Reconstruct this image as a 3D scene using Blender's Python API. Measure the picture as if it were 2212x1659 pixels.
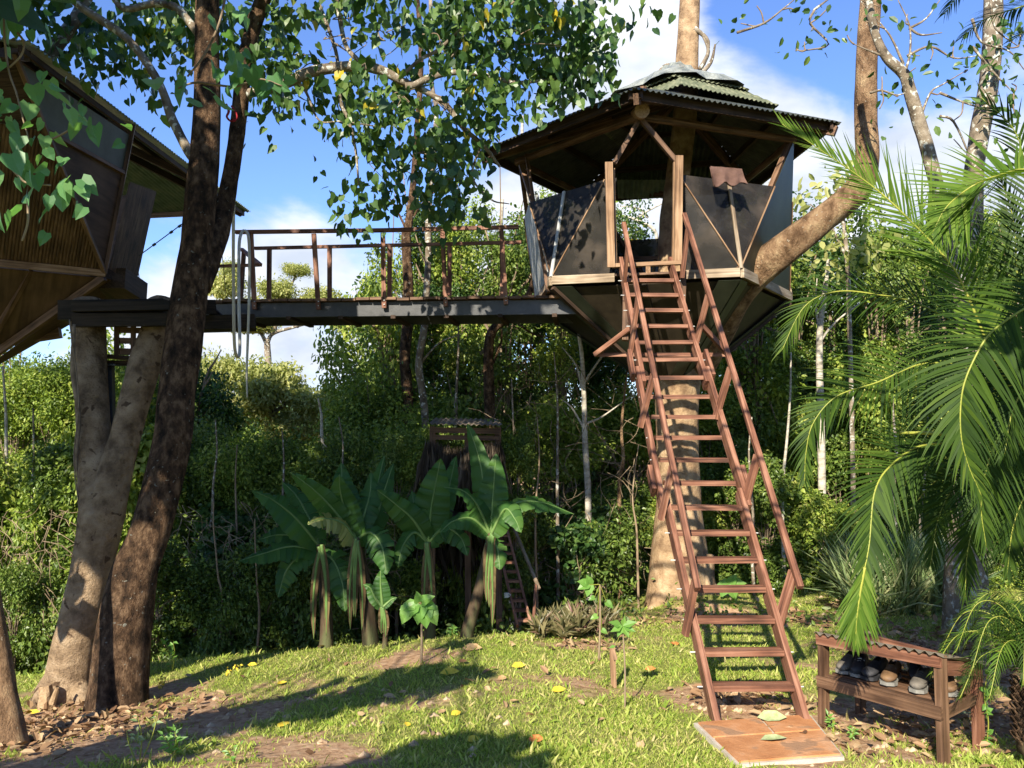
import bpy, math, random
import numpy as np
from mathutils import Vector
R = math.radians
for o in list(bpy.data.objects): bpy.data.objects.remove(o)
sc = bpy.context.scene
rng = np.random.default_rng(7); random.seed(7)
# ---------------------------------------------------------------- camera
H = 2.4; TH = R(2.5); CT, ST = math.cos(TH), math.sin(TH); F = 1805.0
cam = bpy.data.cameras.new('camera'); camo = bpy.data.objects.new('camera', cam); sc.collection.objects.link(camo)
cam.sensor_width = 36; cam.lens = 36*F/2212; cam.clip_end = 3000; cam.clip_start = .05
camo.location = (0, 0, H); camo.rotation_euler = (R(90)+TH, 0, 0); sc.camera = camo
# ---------------------------------------------------------------- light
SUN_EL = R(31); AZX, AZY = -.34, -.94                                # horizontal direction towards the sun
n_ = math.hypot(AZX, AZY); S = Vector((AZX/n_*math.cos(SUN_EL), AZY/n_*math.cos(SUN_EL), math.sin(SUN_EL)))
sl = bpy.data.lights.new('sun', 'SUN'); sl.energy = 5; sl.angle = R(.53); sl.color = (1, .91, .75)
so = bpy.data.objects.new('sun', sl); sc.collection.objects.link(so); so.rotation_euler = S.to_track_quat('Z', 'Y').to_euler()
w = bpy.data.worlds.new('World'); sc.world = w; w.use_nodes = True
nt = w.node_tree; N = nt.nodes; Lk = nt.links; N.clear()
def nd(tree, t, **kw):
    x = tree.nodes.new(t)
    for k, v in kw.items():
        if k.startswith('i_'): x.inputs[k[2:].replace('_', ' ')].default_value = v
        elif k.startswith('n') and k[1:].isdigit(): x.inputs[int(k[1:])].default_value = v
        else: setattr(x, k, v)
    return x
SKY_STR = .085
sky = nd(nt, 'ShaderNodeTexSky', sky_type='NISHITA', sun_disc=False, sun_elevation=SUN_EL, sun_rotation=math.atan2(S.x, S.y), altitude=300, air_density=1.0, dust_density=.3, ozone_density=2.6)
bg = nd(nt, 'ShaderNodeBackground'); bg.inputs['Strength'].default_value = SKY_STR
out = nd(nt, 'ShaderNodeOutputWorld')
tc = nd(nt, 'ShaderNodeTexCoord')
mp = nd(nt, 'ShaderNodeMapping'); mp.inputs['Scale'].default_value = (1, 1, 1.9)
Lk.new(tc.outputs['Generated'], mp.inputs['Vector'])
no = nd(nt, 'ShaderNodeTexNoise', i_Scale=4.2, i_Detail=9.0, i_Roughness=.56, i_Distortion=.25)
Lk.new(mp.outputs['Vector'], no.inputs['Vector'])
def pdir(px, py):
    ux, uy = (px-1106)/F, (829-py)/F
    return Vector((ux, CT-uy*ST, uy*CT+ST)).normalized()
acc = None
for (px, py, rad, amp) in [(1480, 130, .30, .36), (1800, 330, .32, .34), (2150, 420, .35, .26), (650, 470, .13, .30), (540, 740, .30, .36), (1050, 560, .22, .3), (1300, 40, .15, .2),
                           (1960, 130, .16, -.34), (1720, 50, .17, -.34), (1620, 20, .1, -.2), (350, 300, .34, -.22), (560, 330, .2, -.2), (820, 100, .3, -.22), (400, 600, .2, .2)]:
    dv = pdir(px, py)
    dt = nd(nt, 'ShaderNodeVectorMath', operation='DISTANCE'); dt.inputs[1].default_value = dv; Lk.new(tc.outputs['Generated'], dt.inputs[0])
    mr = nd(nt, 'ShaderNodeMapRange', interpolation_type='SMOOTHSTEP'); mr.inputs['From Min'].default_value = rad; mr.inputs['From Max'].default_value = 0
    mr.inputs['To Min'].default_value = 0; mr.inputs['To Max'].default_value = amp; Lk.new(dt.outputs['Value'], mr.inputs['Value'])
    ad = nd(nt, 'ShaderNodeMath', operation='ADD'); Lk.new(mr.outputs[0], ad.inputs[0])
    Lk.new(acc if acc else no.outputs['Fac'], ad.inputs[1]); acc = ad.outputs[0]
cr = nd(nt, 'ShaderNodeValToRGB'); cr.color_ramp.elements[0].position = .56; cr.color_ramp.elements[1].position = .80; cr.color_ramp.interpolation = 'EASE'
Lk.new(acc, cr.inputs['Fac'])
no2 = nd(nt, 'ShaderNodeTexNoise', i_Scale=9.0, i_Detail=5.0); Lk.new(mp.outputs['Vector'], no2.inputs['Vector'])
cc = nd(nt, 'ShaderNodeValToRGB'); cc.color_ramp.elements[0].position = .35; cc.color_ramp.elements[1].position = .62
cc.color_ramp.elements[0].color = (4.1, 4.6, 5.5, 1); cc.color_ramp.elements[1].color = (6.4, 6.6, 7.0, 1); Lk.new(no2.outputs['Fac'], cc.inputs['Fac'])
tint = nd(nt, 'ShaderNodeMix', data_type='RGBA', blend_type='MULTIPLY'); tint.inputs[0].default_value = 1; tint.inputs[7].default_value = (.86, 1.0, 1.38, 1)
Lk.new(sky.outputs[0], tint.inputs[6])
mx = nd(nt, 'ShaderNodeMix', data_type='RGBA'); Lk.new(cr.outputs['Color'], mx.inputs[0]); Lk.new(tint.outputs[2], mx.inputs[6]); Lk.new(cc.outputs['Color'], mx.inputs[7])
Lk.new(mx.outputs[2], bg.inputs['Color']); Lk.new(bg.outputs[0], out.inputs[0])
sc.view_settings.view_transform = 'Standard'; sc.view_settings.look = 'None'; sc.view_settings.gamma = 1; sc.view_settings.exposure = 1.08
sc.cycles.max_bounces = 6; sc.cycles.transparent_max_bounces = 6

# ---------------------------------------------------------------- pixel -> place helpers (display px 2212x1659)
def ray(px, py):
    ux, uy = (px-1106)/F, (829-py)/F
    f = CT-uy*ST
    return ux/f, (uy*CT+ST)/f
def P(px, py, Y):
    a, b = ray(px, py); return np.array((a*Y, Y, H+b*Y))
def PZ(px, py, z):
    a, b = ray(px, py); Y = (z-H)/b; return np.array((a*Y, Y, z))
_t = rng.random((256, 256))
def vnoise(x, y):
    x = np.asarray(x, float); y = np.asarray(y, float)
    xi = np.floor(x).astype(int); yi = np.floor(y).astype(int); fx = x-xi; fy = y-yi
    fx = fx*fx*(3-2*fx); fy = fy*fy*(3-2*fy); g = lambda a, b: _t[a & 255, b & 255]
    return (g(xi, yi)*(1-fx)+g(xi+1, yi)*fx)*(1-fy)+(g(xi, yi+1)*(1-fx)+g(xi+1, yi+1)*fx)*fy
def fbm(x, y, o=4):
    s = 0; a = .5
    for i in range(o): s = s+a*vnoise(x*2**i+17*i, y*2**i+31*i); a *= .5
    return s
def sst(a, b, x): t = np.clip((x-a)/(b-a), 0, 1); return t*t*(3-2*t)
def gz(x, y):
    x = np.asarray(x, float); y = np.asarray(y, float)
    z = -.07*(np.clip(y, -8, 16)-6.8)
    z = z-.09*np.clip(-x-.6, 0, 9)*sst(4, 8, y)
    z = z-2.2*sst(10.2, 16, y)*sst(2.6, -1.5, x)-1.0*sst(16, 26, y)
    z = z+.22*sst(.8, 0, np.hypot((x-3.0)/1.6, (y-12.4)/1.2))        # root mound
    z = z+.05*(fbm(x*.9, y*.9)-.5)*2+.03*(fbm(x*4, y*4)-.5)
    return z
def PG(px, py):
    a, b = ray(px, py); Y = 7.
    for _ in range(60): Y = Y+.6*((float(gz(a*Y, Y))-H)/b-Y)
    return np.array((a*Y, Y, float(gz(a*Y, Y))))
def GY(px, Y):                                                      # ground point on image column px at depth Y
    a = (px-1106)/F; return np.array((a*Y, Y, float(gz(a*Y, Y))))
# ---------------------------------------------------------------- mesh builder
class MB:
    def __init__(s): s.v = []; s.f = []; s.g = []; s.n = 0
    def add(s, v, f, g=None):
        v = np.asarray(v, float).reshape(-1, 3)
        if isinstance(f, np.ndarray): s.f.append(f+s.n)
        else:
            d = {}
            for q in f: d.setdefault(len(q), []).append(q)
            for k, q in d.items(): s.f.append(np.array(q)+s.n)
        s.v.append(v); s.g.append(np.zeros_like(v) if g is None else np.asarray(g, float).reshape(-1, 3)); s.n += len(v)
    def box(s, c, ex, ey, ez):                                       # centre, three half-axis vectors
        c, ex, ey, ez = map(lambda q: np.asarray(q, float), (c, ex, ey, ez))
        o = rng.random(3)*40; lx, ly, lz = [np.linalg.norm(q) for q in (ex, ey, ez)]; v = []; g = []
        for a in (-1, 1):
            for b in (-1, 1):
                for d in (-1, 1): v.append(c+a*ex+b*ey+d*ez); g.append((a*lx+o[0], b*ly+o[1], d*lz+o[2]))
        s.add(v, [(0, 1, 3, 2), (4, 6, 7, 5), (0, 4, 5, 1), (2, 3, 7, 6), (0, 2, 6, 4), (1, 5, 7, 3)], g)
    def beam(s, a, b, w, h, up=(0, 0, 1)):
        a = np.asarray(a, float); b = np.asarray(b, float); d = b-a; L = np.linalg.norm(d); d = d/L
        u = np.asarray(up, float); u = u-d*np.dot(u, d); u /= np.linalg.norm(u)+1e-9; sd = np.cross(d, u)
        s.box((a+b)/2, d*L/2, sd*w/2, u*h/2)
    def tube(s, pts, rad, seg=10, res=0, rough=0., flat=None, cap=True):
        pts = np.asarray(pts, float); rad = np.asarray(rad, float)*np.ones(len(pts))
        if res: pts, rad = smooth(pts, rad, res)
        n = len(pts); T = np.gradient(pts, axis=0); T /= np.linalg.norm(T, axis=1)[:, None]+1e-9
        ref = np.array((0, 0, 1.)) if abs(T[:, 2]).mean() < .8 else np.array((1., 0, 0))
        A = np.cross(T, ref); A /= np.linalg.norm(A, axis=1)[:, None]+1e-9; B = np.cross(T, A)
        th = np.linspace(0, 2*np.pi, seg, endpoint=False); L = np.r_[0, np.cumsum(np.linalg.norm(np.diff(pts, axis=0), axis=1))]
        o = rng.random(2)*50
        rr = rad[:, None]*np.ones((n, seg))
        if rough: rr = rr*(1+rough*2*(fbm(np.cos(th)[None, :]*1.6+3+o[0]+np.zeros((n, 1)), L[:, None]*1.1/max(rad.max()*2.5, .1)+np.sin(th)[None, :]*1.6+o[1])-.47))
        v = pts[:, None, :]+rr[..., None]*(np.cos(th)[None, :, None]*A[:, None, :]+np.sin(th)[None, :, None]*B[:, None, :])
        g = np.stack([L[:, None]+np.zeros(seg)+o[0], rad[:, None]*np.cos(th)[None, :], rad[:, None]*np.sin(th)[None, :]+o[1]], -1)
        i = np.arange(n-1)[:, None]*seg; j = np.arange(seg)[None, :]; k = (j+1) % seg
        f = np.stack([i+j, i+k, i+seg+k, i+seg+j], -1).reshape(-1, 4)
        s.add(v, f, g)
        if cap:
            b0 = s.n-n*seg
            s.f.append(np.array([list(range(b0+seg-1, b0-1, -1))])); s.f.append(np.array([[b0+(n-1)*seg+q for q in range(seg)]]))
    def plate(s, poly, t, nrm=None):
        p = np.asarray(poly, float); n = len(p)
        if nrm is None: nrm = np.cross(p[1]-p[0], p[2]-p[0])
        nrm = np.asarray(nrm, float); nrm = nrm/np.linalg.norm(nrm)
        q = p+nrm*t; f = [tuple(range(n-1, -1, -1)), tuple(range(n, 2*n))]+[(i, (i+1) % n, n+(i+1) % n, n+i) for i in range(n)]
        e = p[1]-p[0]; e = e/np.linalg.norm(e); u = np.cross(nrm, e); a = np.vstack([p, q])-p[0]
        s.add(np.vstack([p, q]), f, np.stack([a@u, a@e, a@nrm], -1))
    def columns(s, poly, up, pitch, amp, thick=.0, kind='sin', per=6):   # corrugated / slatted sheet clipped to a convex polygon
        p = np.asarray(poly, float); up = np.asarray(up, float); nr = np.cross(p[1]-p[0], p[2]-p[0]); nr /= np.linalg.norm(nr)
        up = up-nr*np.dot(up, nr); up /= np.linalg.norm(up); e = np.cross(up, nr); o = p[0]
        U = (p-o)@e; V = (p-o)@up; u0, u1 = U.min(), U.max(); m = max(2, int((u1-u0)/pitch*per)); us = np.linspace(u0+1e-4, u1-1e-4, m)
        rows = []
        for u in us:
            vs = []
            for i in range(len(p)):
                a, b = U[i], U[(i+1) % len(p)]
                if (a-u)*(b-u) <= 0 and abs(a-b) > 1e-9: t = (u-a)/(b-a); vs.append(V[i]+t*(V[(i+1) % len(p)]-V[i]))
            rows.append((min(vs), max(vs)))
        rows = np.array(rows); ph = (us-u0)/pitch*2*np.pi
        z = amp*np.sin(ph) if kind == 'sin' else amp*np.sqrt(np.abs(np.sin(ph/2)))
        v = []; g = []
        for side in ((0, thick) if thick else (0,)):
            for k in (0, 1):
                pt = o+us[:, None]*e+rows[:, k][:, None]*up+(z-side)[:, None]*nr; v.append(pt)
                g.append(np.stack([rows[:, k], us, z], -1))
        v = np.array(v).reshape(-1, 3); i = np.arange(m-1); f = np.stack([i, i+1, m+i+1, m+i], -1)
        if thick: f = np.vstack([f, np.stack([2*m+i, 3*m+i, 3*m+i+1, 2*m+i+1], -1), np.stack([i, 2*m+i, 2*m+i+1, i+1], -1), np.stack([m+i, m+i+1, 3*m+i+1, 3*m+i], -1)])
        s.add(v, f, np.array(g).reshape(-1, 3))
    def leaves(s, pos, d, nrm, size, tpl, wid=1.):
        tv, tf = tpl; d = d/(np.linalg.norm(d, axis=1)[:, None]+1e-9); sd = np.cross(d, nrm); sd /= np.linalg.norm(sd, axis=1)[:, None]+1e-9
        nn = np.cross(sd, d); size = np.asarray(size)*np.ones(len(pos)); wid = np.asarray(wid)*np.ones(len(pos))
        v = pos[:, None, :]+size[:, None, None]*(tv[None, :, 0, None]*wid[:, None, None]*sd[:, None, :]+tv[None, :, 1, None]*d[:, None, :]+tv[None, :, 2, None]*nn[:, None, :])
        k = len(tv); off = (np.arange(len(pos))*k)[:, None, None]
        v = v.reshape(-1, 3); base = s.n
        s.v.append(v); s.g.append(np.zeros_like(v))
        for fa in tf: s.f.append((fa[None]+off).reshape(-1, fa.shape[1])+base)
        s.n += len(v)
    def mesh(s, name, mat, origin=(0, 0, 0), smooth_=False):
        me = bpy.data.meshes.new(name); v = np.vstack(s.v)-np.asarray(origin, float)
        me.vertices.add(len(v)); me.vertices.foreach_set('co', v.ravel().astype(np.float32))
        nl = sum(f.size for f in s.f); npol = sum(len(f) for f in s.f); me.loops.add(nl); me.polygons.add(npol)
        me.loops.foreach_set('vertex_index', np.concatenate([f.ravel() for f in s.f]).astype(np.int32))
        tot = np.concatenate([np.full(len(f), f.shape[1]) for f in s.f]); st = np.r_[0, np.cumsum(tot)[:-1]]
        me.polygons.foreach_set('loop_start', st.astype(np.int32)); me.polygons.foreach_set('loop_total', tot.astype(np.int32))
        me.polygons.foreach_set('use_smooth', np.full(npol, bool(smooth_)))
        me.update(calc_edges=True)
        at = me.attributes.new('gc', 'FLOAT_VECTOR', 'POINT'); at.data.foreach_set('vector', np.vstack(s.g).ravel().astype(np.float32))
        me.materials.append(mat); return me
    def build(s, name, mat, parent=None, loc=None, smooth_=False):
        if parent is not None:
            r = parent
            while r.parent: r = r.parent
            org = np.array(r.location)
        else: org = np.array((0, 0, 0.) if loc is None else loc)
        o = bpy.data.objects.new(name, s.mesh(name, mat, org, smooth_)); sc.collection.objects.link(o)
        if parent is not None: o.parent = parent
        else: o.location = org
        return o
def smooth(p, r, res):
    q = np.vstack([2*p[0]-p[1], p, 2*p[-1]-p[-2]]); rr = np.r_[r[0], r, r[-1]]; o = []; ro = []
    for i in range(1, len(q)-2):
        for t in np.linspace(0, 1, res, endpoint=False):
            a, b, c, d = q[i-1], q[i], q[i+1], q[i+2]
            o.append(.5*((2*b)+(c-a)*t+(2*a-5*b+4*c-d)*t*t+(3*b-a-3*c+d)*t**3)); ro.append(rr[i]+(rr[i+1]-rr[i])*t)
    o.append(p[-1]); ro.append(r[-1]); return np.array(o), np.array(ro)
def thing(name, label, cat, loc, group=None):
    o = bpy.data.objects.new(name, None); sc.collection.objects.link(o); o.location = tuple(loc); o.empty_display_size = .2
    o['label'] = label; o['category'] = cat
    if group: o['group'] = group
    return o
def tag(o, label, cat, group=None):
    o['label'] = label; o['category'] = cat
    if group: o['group'] = group
    return o
def struct(o): o['kind'] = 'structure'; return o
def copy_thing(src, loc, label=None, scale=None, rz=0):
    r = src.copy(); sc.collection.objects.link(r); r.location = tuple(loc); r.rotation_euler = (0, 0, rz)
    if scale is not None: r.scale = scale
    if label: r['label'] = label
    for ch in list(src.children):
        c = ch.copy(); sc.collection.objects.link(c); c.parent = r
    return r
# ---------------------------------------------------------------- materials
def newmat(name):
    m = bpy.data.materials.new(name); m.use_nodes = True; t = m.node_tree; t.nodes.clear()
    o = nd(t, 'ShaderNodeOutputMaterial'); b = nd(t, 'ShaderNodeBsdfPrincipled'); t.links.new(b.outputs[0], o.inputs[0]); return m, t, b, o
def ramp(t, fac, cols):
    r = nd(t, 'ShaderNodeValToRGB'); e = r.color_ramp.elements
    while len(e) < len(cols): e.new(.5)
    for i, (p, c) in enumerate(cols): e[i].position = p; e[i].color = (*c, 1)
    t.links.new(fac, r.inputs['Fac']); return r.outputs['Color']
def bump(t, b, h, strength, dist=.01):
    u = nd(t, 'ShaderNodeBump'); u.inputs['Strength'].default_value = strength; u.inputs['Distance'].default_value = dist
    t.links.new(h, u.inputs['Height']); t.links.new(u.outputs[0], b.inputs['Normal'])
def mat_wood(name, c1, c2, c3, rough=.6, sx=1.6, sy=38, bs=.5):
    m, t, b, o = newmat(name)
    a = nd(t, 'ShaderNodeAttribute', attribute_name='gc'); mp = nd(t, 'ShaderNodeMapping'); mp.inputs['Scale'].default_value = (sx, sy, sy)
    t.links.new(a.outputs['Vector'], mp.inputs['Vector'])
    n1 = nd(t, 'ShaderNodeTexNoise', i_Scale=1.0, i_Detail=5.0, i_Distortion=.6); t.links.new(mp.outputs[0], n1.inputs['Vector'])
    n2 = nd(t, 'ShaderNodeTexNoise', i_Scale=2.3, i_Detail=4.0); t.links.new(a.outputs['Vector'], n2.inputs['Vector'])
    mm = nd(t, 'ShaderNodeMath', operation='MULTIPLY_ADD', n1=.55, n2=0.); t.links.new(n1.outputs['Fac'], mm.inputs[0])
    m2 = nd(t, 'ShaderNodeMath', operation='MULTIPLY_ADD', n1=.45); t.links.new(n2.outputs['Fac'], m2.inputs[0]); t.links.new(mm.outputs[0], m2.inputs[2])
    t.links.new(ramp(t, m2.outputs[0], [(.38, c1), (.5, c2), (.61, c3)]), b.inputs['Base Color']); b.inputs['Roughness'].default_value = rough; b.inputs['Specular IOR Level'].default_value = .28
    bump(t, b, n1.outputs['Fac'], bs, .004); return m
def mat_noise(name, cols, scale=6., rough=.8, bs=.3, bd=.02, spec=.3, detail=8., metal=0., stretch=(1, 1, 1), spots=None):
    m, t, b, o = newmat(name); tc = nd(t, 'ShaderNodeTexCoord'); mp = nd(t, 'ShaderNodeMapping'); mp.inputs['Scale'].default_value = stretch
    t.links.new(tc.outputs['Object'], mp.inputs['Vector'])
    n = nd(t, 'ShaderNodeTexNoise', i_Scale=scale, i_Detail=detail, i_Roughness=.62); t.links.new(mp.outputs[0], n.inputs['Vector'])
    c = ramp(t, n.outputs['Fac'], cols)
    if spots:
        sp = nd(t, 'ShaderNodeTexNoise', i_Scale=spots[0], i_Detail=3.0, i_Distortion=.4); t.links.new(tc.outputs['Object'], sp.inputs['Vector'])
        k = ramp(t, sp.outputs['Fac'], [(spots[1], (0, 0, 0)), (spots[1]+.04, (1, 1, 1))])
        x = nd(t, 'ShaderNodeMix', data_type='RGBA'); x.inputs[7].default_value = (*spots[2], 1); t.links.new(k, x.inputs[0]); t.links.new(c, x.inputs[6]); c = x.outputs[2]
    t.links.new(c, b.inputs['Base Color']); b.inputs['Roughness'].default_value = rough; b.inputs['Specular IOR Level'].default_value = spec; b.inputs['Metallic'].default_value = metal
    n3 = nd(t, 'ShaderNodeTexNoise', i_Scale=scale*5, i_Detail=8.0, i_Roughness=.7); t.links.new(mp.outputs[0], n3.inputs['Vector'])
    ad = nd(t, 'ShaderNodeMath', operation='ADD'); t.links.new(n.outputs['Fac'], ad.inputs[0]); t.links.new(n3.outputs['Fac'], ad.inputs[1])
    bump(t, b, ad.outputs[0], bs, bd); return m
def mat_leaf(name, cols, trans=.35, rough=.45, tcol=1.6, spec=.4):
    m, t, b, o = newmat(name); g = nd(t, 'ShaderNodeNewGeometry'); oi = nd(t, 'ShaderNodeObjectInfo')
    tc = nd(t, 'ShaderNodeTexCoord'); n = nd(t, 'ShaderNodeTexNoise', i_Scale=.9, i_Detail=2.0); t.links.new(tc.outputs['Object'], n.inputs['Vector'])
    a = nd(t, 'ShaderNodeMath', operation='MULTIPLY_ADD', n1=.7, n2=-.22); t.links.new(g.outputs['Random Per Island'], a.inputs[0])
    a2 = nd(t, 'ShaderNodeMath', operation='MULTIPLY_ADD', n1=.6); t.links.new(n.outputs['Fac'], a2.inputs[0]); t.links.new(a.outputs[0], a2.inputs[2])
    a3 = nd(t, 'ShaderNodeMath', operation='MULTIPLY_ADD', n1=.16); t.links.new(oi.outputs['Random'], a3.inputs[0]); t.links.new(a2.outputs[0], a3.inputs[2])
    c = ramp(t, a3.outputs[0], cols); t.links.new(c, b.inputs['Base Color']); b.inputs['Roughness'].default_value = rough; b.inputs['Specular IOR Level'].default_value = spec
    tr = nd(t, 'ShaderNodeBsdfTranslucent'); mu = nd(t, 'ShaderNodeMix', data_type='RGBA', blend_type='MULTIPLY'); mu.inputs[0].default_value = 1; mu.inputs[7].default_value = (tcol*1.05, tcol*1.1, tcol*.5, 1)
    t.links.new(c, mu.inputs[6]); t.links.new(mu.outputs[2], tr.inputs['Color'])
    ms = nd(t, 'ShaderNodeMixShader'); ms.inputs[0].default_value = trans; t.links.new(b.outputs[0], ms.inputs[1]); t.links.new(tr.outputs[0], ms.inputs[2]); t.links.new(ms.outputs[0], o.inputs[0]); return m
M = {}
M['redwood'] = mat_wood('oiled red timber', (.06, .026, .017), (.185, .08, .048), (.3, .155, .1), .6)
M['brownwood'] = mat_wood('brown timber', (.05, .026, .015), (.12, .066, .038), (.2, .115, .068), .62)
M['tanwood'] = mat_wood('fresh tan timber', (.12, .065, .033), (.26, .155, .085), (.37, .24, .145), .6)
M['greywood'] = mat_wood('weathered grey timber', (.14, .1, .065), (.29, .22, .15), (.42, .35, .26), .7)
M['darkwood'] = mat_wood('dark timber', (.02, .012, .008), (.045, .027, .017), (.075, .045, .03), .75)
M['blackwood'] = mat_wood('near black timber', (.008, .006, .004), (.02, .014, .009), (.035, .024, .016), .8)
M['bamboo'] = mat_wood('split bamboo', (.04, .022, .012), (.095, .052, .028), (.16, .095, .05), .6, 3, 22, .6)
M['brownboard'] = mat_wood('brown ply board', (.05, .028, .016), (.085, .048, .028), (.12, .07, .042), .7, 1.2, 12, .2)
M['greyboard'] = mat_noise('grey wall board', [(.3, (.1, .11, .095)), (.7, (.15, .16, .14))], 3, .7, .1)
M['steel'] = mat_noise('black painted steel', [(.3, (.02, .022, .025)), (.7, (.05, .052, .056))], 9, .42, .2, .004, .5)
M['tin'] = mat_noise('green corrugated tin', [(.3, (.13, .17, .12)), (.5, (.2, .26, .18)), (.7, (.3, .33, .22))], 5, .45, .25, .006, .5, metal=.25)
M['tindark'] = mat_noise('dull corrugated tin', [(.3, (.04, .045, .035)), (.6, (.09, .1, .075)), (.8, (.15, .14, .1))], 4, .5, .25, .006, .45, metal=.35)
M['mosstin'] = mat_noise('mossy green tin', [(.3, (.05, .06, .035)), (.5, (.12, .135, .08)), (.7, (.24, .24, .15))], 7, .6, .4, .01, .3)
M['oldtin'] = mat_noise('weathered tan tin', [(.3, (.14, .11, .08)), (.7, (.27, .23, .17))], 7, .7, .4, .01, .2)
M['plastic'] = mat_noise('grey wrapping sheet', [(.35, (.14, .16, .14)), (.65, (.36, .38, .34))], 6, .35, .8, .04, .5)
M['greenply'] = mat_noise('green panel', [(.3, (.012, .016, .01)), (.7, (.028, .034, .021))], 4, .4, .15, .005, .5)
M['greenmetal'] = mat_noise('blue green sheet', [(.3, (.015, .026, .02)), (.7, (.035, .052, .038))], 3, .5, .15, .008, .6, metal=.4)
M['galv'] = mat_noise('galvanised strip', [(.3, (.35, .36, .36)), (.7, (.58, .59, .57))], 8, .5, .15, .004, .5)
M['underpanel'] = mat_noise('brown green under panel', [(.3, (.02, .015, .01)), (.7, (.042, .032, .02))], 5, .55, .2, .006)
M['barkpale'] = mat_noise('pale smooth bark', [(.34, (.17, .105, .06)), (.5, (.33, .22, .125)), (.66, (.46, .33, .2))], 5, .85, .7, .04, .15, spots=(7, .63, (.3, .19, .11)))
M['barkfork'] = mat_noise('brown smooth bark', [(.34, (.15, .1, .06)), (.5, (.35, .245, .15)), (.66, (.5, .37, .24))], 5, .85, .9, .08, .15, spots=(7, .63, (.12, .075, .045)))
M['barktan'] = mat_noise('tan bark', [(.36, (.13, .075, .04)), (.52, (.33, .205, .115)), (.66, (.5, .35, .2))], 7, .85, 1., .09, .15, stretch=(1, 1, .5), spots=(26, .68, (.55, .48, .36)))
M['barkdark'] = mat_noise('dark lichened bark', [(.36, (.03, .02, .013)), (.5, (.12, .07, .04)), (.64, (.3, .19, .11))], 11, .9, 1., .11, .15, stretch=(1, 1, .6), spots=(20, .67, (.33, .32, .26)))
M['barkgrey'] = mat_noise('grey lichened bark', [(.3, (.07, .055, .04)), (.5, (.2, .16, .115)), (.75, (.36, .31, .24))], 6, .9, .6, .03, .15, spots=(15, .58, (.48, .48, .42)))
M['barkwhite'] = mat_noise('whitish bark', [(.3, (.22, .19, .14)), (.5, (.42, .38, .31)), (.75, (.6, .56, .48))], 7, .85, .4, .02, .15, stretch=(1, 1, 3))
M['twig'] = mat_noise('twig', [(.3, (.11, .075, .045)), (.7, (.3, .23, .16))], 9, .9, .2)
M['drytwig'] = mat_noise('dry stalks', [(.3, (.16, .11, .065)), (.7, (.34, .26, .17))], 2, .9, .1)
M['hibiscus'] = mat_leaf('heart leaf', [(.0, (.018, .045, .014)), (.35, (.036, .085, .022)), (.6, (.07, .14, .033)), (.93, (.13, .2, .045)), (.985, (.5, .38, .03))], .3, .4, 1.7)
M['hibnear'] = mat_leaf('near heart leaf', [(.0, (.06, .16, .06)), (.5, (.11, .25, .09)), (.93, (.19, .34, .11)), (.98, (.5, .4, .03))], .4, .38, 1.6)
M['forest'] = mat_leaf('forest leaf', [(.0, (.06, .1, .017)), (.3, (.125, .195, .028)), (.55, (.22, .3, .042)), (.8, (.34, .4, .07)), (.97, (.42, .4, .12))], .3, .5, 1.5)
M['forestdark'] = mat_leaf('dark forest leaf', [(.0, (.034, .06, .014)), (.4, (.085, .14, .025)), (.75, (.165, .24, .04)), (.95, (.24, .27, .07))], .28, .42, 1.5)
M['umbrella'] = mat_leaf('pale yellowish leaf', [(.0, (.18, .2, .06)), (.4, (.3, .33, .1)), (.8, (.45, .45, .17)), (.97, (.5, .45, .2))], .4, .5, 1.4)
M['palm'] = mat_leaf('palm leaflet', [(.0, (.013, .03, .006)), (.4, (.026, .056, .009)), (.8, (.055, .1, .012)), (.98, (.13, .17, .03))], .25, .58, 1.6, .14)
M['palmlight'] = mat_leaf('light palm leaflet', [(.0, (.05, .1, .014)), (.5, (.085, .16, .02)), (.9, (.16, .23, .04))], .35, .58, 1.5, .12)
M['rachis'] = mat_noise('yellow green stalk', [(.3, (.16, .2, .03)), (.7, (.34, .34, .06))], 3, .4, .1)
M['banana'] = mat_leaf('banana leaf', [(.0, (.025, .08, .018)), (.5, (.05, .13, .026)), (.95, (.09, .18, .035))], .35, .5, 1.6, .3)
M['bananarib'] = mat_noise('banana rib', [(.3, (.08, .16, .04)), (.7, (.15, .23, .07))], 4, .4, .1)
M['bananadry'] = mat_noise('dry banana sheath', [(.36, (.025, .016, .01)), (.5, (.075, .05, .028)), (.64, (.09, .1, .04))], 4, .8, .5, .02, stretch=(1, 1, .3))
M['dryban'] = mat_leaf('dry hanging banana leaf', [(.0, (.05, .03, .015)), (.5, (.12, .08, .04)), (.95, (.2, .15, .07))], .15, .8, 1.1, .1)
M['sapling'] = mat_leaf('sapling leaf', [(.0, (.12, .26, .05)), (.5, (.17, .34, .07)), (1, (.24, .42, .09))], .45, .4, 1.4)
M['grass'] = mat_leaf('grass blade', [(.0, (.13, .2, .025)), (.3, (.22, .31, .04)), (.55, (.33, .4, .07)), (.8, (.48, .46, .15)), (.97, (.55, .43, .23))], .3, .55, 1.3, .3)
M['tallgrass'] = mat_leaf('tall grass', [(.0, (.12, .18, .07)), (.5, (.2, .28, .11)), (.9, (.38, .38, .2))], .3, .5, 1.3)
M['dryleaf'] = mat_leaf('dry leaf', [(.0, (.12, .06, .03)), (.4, (.25, .14, .07)), (.7, (.4, .27, .15)), (.95, (.55, .4, .22))], .15, .7, 1.1)
M['rhoeo'] = mat_leaf('purple green blade', [(.0, (.06, .07, .03)), (.4, (.13, .12, .05)), (.7, (.28, .24, .12)), (.9, (.26, .07, .12))], .2, .45, 1.2)
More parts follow.
